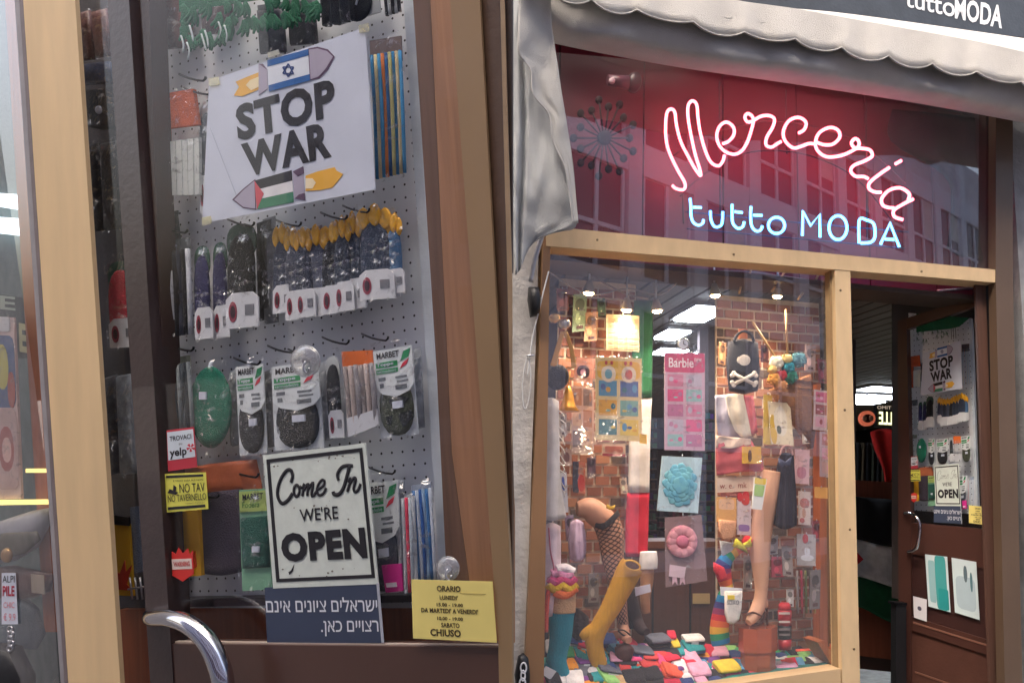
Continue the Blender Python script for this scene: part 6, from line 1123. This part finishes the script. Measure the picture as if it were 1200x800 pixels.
        # far left column behind the side window
        t = Thing(fr, 'wood_panel', 'orange wooden strip behind the far left window pane', 'wood panel'); t.add('board', MB(fr).prism([(2, -60), (16, -60), (68, 740), (52, 740)], -.06, -.09), wood((168, 100, 68))); t.done()
        one(fr, 'back_panel', MB(fr).prism([(-120, -60), (60, -60), (110, 1000), (-120, 1000)], -.2, -.21), mk((92, 108, 108), .5, .3, 3), 'grey green panel far left behind the wooden strip', 'panel')
        for q, c, lb in (([(-40, 368), (16, 372), (25, 584), (-40, 586)], (222, 196, 190), 'pink and white toy packet cut by the left picture edge'),):
            pack(fr, q, -.03, c, lb, blobs=[(.5, .1, .98, .5, (60, 90, 140), 6), (.6, .15, .85, .4, (196, 190, 90)), (.55, .5, .98, .95, (206, 176, 170), 5), (.62, .6, .9, .85, (176, 90, 84)), (.68, .66, .85, .8, (230, 190, 180)), (.82, .3, .96, .5, (176, 80, 60)), (.4, .0, .9, .08, (230, 230, 232), 8)])
        for q, lb in (([(30, 549), (57, 549), (57, 553.5), (30, 553.5)], 'short glowing yellow lamp tube, upper one at far left'), ([(-40, 586), (62, 585), (62, 590.5), (-40, 592)], 'long glowing yellow lamp tube, lower one at far left')):
            one(fr, 'lamp_tube', MB(fr).prism(q, -.02, -.026), mk((255, 226, 130), 1, 0, bump=0, emit=.55), lb, 'lamp')
        t = Thing(fr, 'sign', 'dark sign with pale block characters far left', 'sign'); t.add('board', MB(fr).prism([(0, 344), (22, 348), (34, 420), (0, 420)], -.1, -.11), mk((60, 76, 76), .5)); t.add('lettering', MB(fr).text('E', [(22, 378), (31, 380), (33, 414), (23, 412)], -.098, .04), mk((206, 206, 160), .6, 0)); t.add('lettering', MB(fr).text('E', [(0, 346), (18, 348), (18, 364), (0, 362)], -.098, .02), mk((176, 190, 176), .6, 0)); t.done()
        for q, lb in (([(-30, 224), (22, 228), (23, 246), (-30, 238)], 'bright ceiling light panel far left, upper'), ([(-30, 252), (22, 256), (22, 276), (-30, 270)], 'bright ceiling light panel far left, lower')):
            one(fr, 'ceiling_lamp', MB(fr).prism(q, -.15, -.16), mk((225, 240, 250), 1, 0, bump=0, emit=.9), lb, 'ceiling lamp')
        t = Thing(fr, 'hair_bow', 'grey satin bow with a gold clip behind the far left pane', 'bow'); S2 = mk((176, 178, 190), .3, .1)
        t.add('loop', MB(fr).pillow([(-40, 630), (-5, 612), (38, 598), (62, 594), (60, 612), (46, 640), (20, 656), (-10, 664), (-40, 660)], -.05, .03), S2); t.add('inner_loop', MB(fr).pillow([(-30, 634), (4, 624), (44, 622), (48, 632), (30, 648), (0, 656), (-30, 652)], -.02, .008), mk((96, 92, 80), .4)); t.add('tail', MB(fr).pillow([(-20, 664), (18, 662), (64, 672), (60, 692), (40, 700), (-20, 704)], -.05, .02), mk((110, 76, 70), .4)); t.add('clip', MB(fr).pillow(ell(9, 650, 6, 9, 14), -.012, .01), mk((200, 160, 110), .3, metal=.6)); t.add('tag', MB(fr).prism([(36, 672), (51, 674), (52, 696), (37, 694)], -.028, -.03), paper((186, 170, 150))); t.done()
        t = Thing(fr, 'price_label', 'tall white label with red and black handwriting at the lower left edge', 'label'); c = t.add('sheet', MB(fr).prism([(2, 671), (18, 671), (21, 731), (2, 731)], .004, .003), WHITE)
        t.add('lettering', MB(fr).text('ALPI', [(3, 674), (17, 674), (17, 682), (3, 682)], .005, .0), INK, c); t.add('lettering', MB(fr).text('PILE', [(3, 686), (17, 686), (17, 698), (3, 698)], .005, .03), mk((176, 60, 80), .6, 0), c); t.add('lettering', MB(fr).text('CHIC', [(4, 705), (17, 705), (17, 712), (4, 712)], .005), mk((220, 140, 150), .6, 0), c); t.add('lettering', MB(fr).text('€ 9.9', [(4, 718), (18, 718), (18, 727), (4, 727)], .005), mk((220, 140, 150), .6, 0), c); t.done()
        one(fr, 'cloth_bag', MB(fr).pillow([(-40, 700), (20, 690), (46, 712), (54, 742), (44, 760), (-40, 760)], -.06, .03), fabric((120, 136, 146)), 'blue grey pleated cloth piece above the black bag at far left', 'cloth')
        t = Thing(fr, 'handbag', 'black bag with a silver chain in the lower left corner', 'bag'); t.add('pouch', MB(fr).pillow([(-50, 760), (0, 752), (26, 756), (42, 790), (42, 850), (-50, 860)], -.03, .05), BLACK)
        for k in range(5): t.add('chain_link', MB(fr).ptube(ell(12 + (k % 2), 737 + k * 5.5, 3, 3.6, 10), .8, .0, sub=2, n=5, closed=True), SILVER)
        t.done()
        for x, y, r_, lb in ((358, 423, 17, 'clear round suction cup above the big black patch card'), (525, 666, 13, 'clear round suction cup on the corner above the yellow hours card')):
            t = Thing(fr, 'suction_cup', lb, 'suction cup'); t.add('disc', MB(fr).pillow(ell(x, y, r_, r_ + 1, 24), .001, .006), glassmat('cup', .25, 1.2, .22, (.86, .88, .86), .15)); t.add('knob', MB(fr).tube([fr.at(x, y, .004), fr.at(x, y, .014)], 3.2 * fr.sc(x, y), 12), glassmat('knob', .3, 1.2, .3, (.7, .72, .7), .1))
            t.add('rim', MB(fr).ptube(ell(x, y, r_, r_ + 1, 20), .7, .002, sub=2, n=5, closed=True), glassmat('cup', .25, 1.2, .22)); t.add('hook', MB(fr).ptube([(x, y, .014), (x - 3, y + 8, .02), (x + 2, y + 14, .016), (x + 4, y + 8, .02)], .9, sub=3, n=6), SILVER); t.done()
    goods(fr); garland(fr, -.012); poster(fr, -.004 if big else .004); open_sign(fr, .004); hebrew(fr, .004); orario(fr, .0245 if big else .02); stickers(fr, .003)
leaf(FL)
# the same kind of leaf opened inwards in the doorway
t = Thing(FM0, 'shop_door', 'open brown shop door with posters and packets, standing in the doorway', 'door')
DBm = mk((74, 46, 40), .35, .1, 4, .04, 60, coat=.2)
def fm(name, poly, z0, z1, mat, **k): t.add(name, MB(FM0).prism(poly, z0, z1), mat, **k)
fm('stile', [(1052, 376), (1062, 374), (1068, 640), (1066, 1000), (1054, 1000)], .015, -.03, DBm)
fm('stile', [(1145, 345), (1154, 343), (1178, 1000), (1164, 1000)], .014, -.03, DBm)
fm('rail', [(1052, 376), (1145, 346), (1146, 358), (1062, 386)], .012, -.03, DBm)
fm('rail', [(1066, 612), (1160, 620), (1163, 668), (1067, 648)], .010, -.03, DBm)
fm('panel', [(1067, 648), (1163, 668), (1166, 752), (1068, 722)], .0, -.02, mk((60, 36, 34), .4, .1))
fm('rail', [(1068, 722), (1166, 752), (1166, 770), (1068, 738)], .012, -.03, DBm); fm('panel', [(1068, 738), (1166, 770), (1170, 1000), (1070, 1000)], .0, -.02, mk((84, 54, 46), .4, .1))
fm('moulding', [(1070, 728), (1164, 757), (1164, 759), (1070, 730)], .016, .01, mk((130, 90, 76), .4)); fm('moulding', [(1072, 786), (1130, 806), (1130, 808), (1072, 788)], .004, 0, mk((120, 84, 70), .4))
fm('glass', [(1060, 384), (1147, 356), (1160, 622), (1066, 612)], 0, -.001, GLASS)
t.add('handle', MB(FM0).ptube([(1060, 601, .02), (1067, 601, .06), (1074, 606, .08), (1078, 616, .08), (1077, 630, .08), (1073, 643, .07), (1064, 646, .03)], 1.9, sub=5, n=10), CHROME); t.done()
one(FM0, 'back_wall', MB(FM0).prism([(1045, 330), (1150, 320), (1172, 720), (1045, 700)], -.2, -.22), DARKWALL, kind='structure')
leaf(FM)
for q, lb, bl_ in (([(1084, 649), (1110, 652), (1114, 717), (1088, 710)], 'teal and white leaflet on the lower door panel, left one', [(.4, .0, .9, 1, (70, 160, 160), 8), (.1, .1, .4, .9, (150, 190, 196), 8), (.5, .6, .95, .98, (40, 150, 150), 9)]), ([(1115, 653), (1144, 658), (1148, 726), (1119, 717)], 'pale blue leaflet on the lower door panel, right one', [(.1, .3, .9, .9, (176, 196, 206), 5), (.45, .1, .6, .4, (90, 110, 120)), (.7, .2, .8, .55, (80, 120, 130))])):
    pack(FM0, q, .016, (206, 222, 226), lb, 'leaflet', 'leaflet', blobs=bl_, filmed=False, thick=.001, hole=False)
pack(FM0, [(1070, 698), (1086, 702), (1086, 728), (1071, 723)], .02, (222, 220, 226), 'small white card with dark print at the left of the lower door rail', 'card', 'notice', blobs=[(.3, .4, .6, .6, (90, 90, 110))], filmed=False, thick=.001, hole=False)
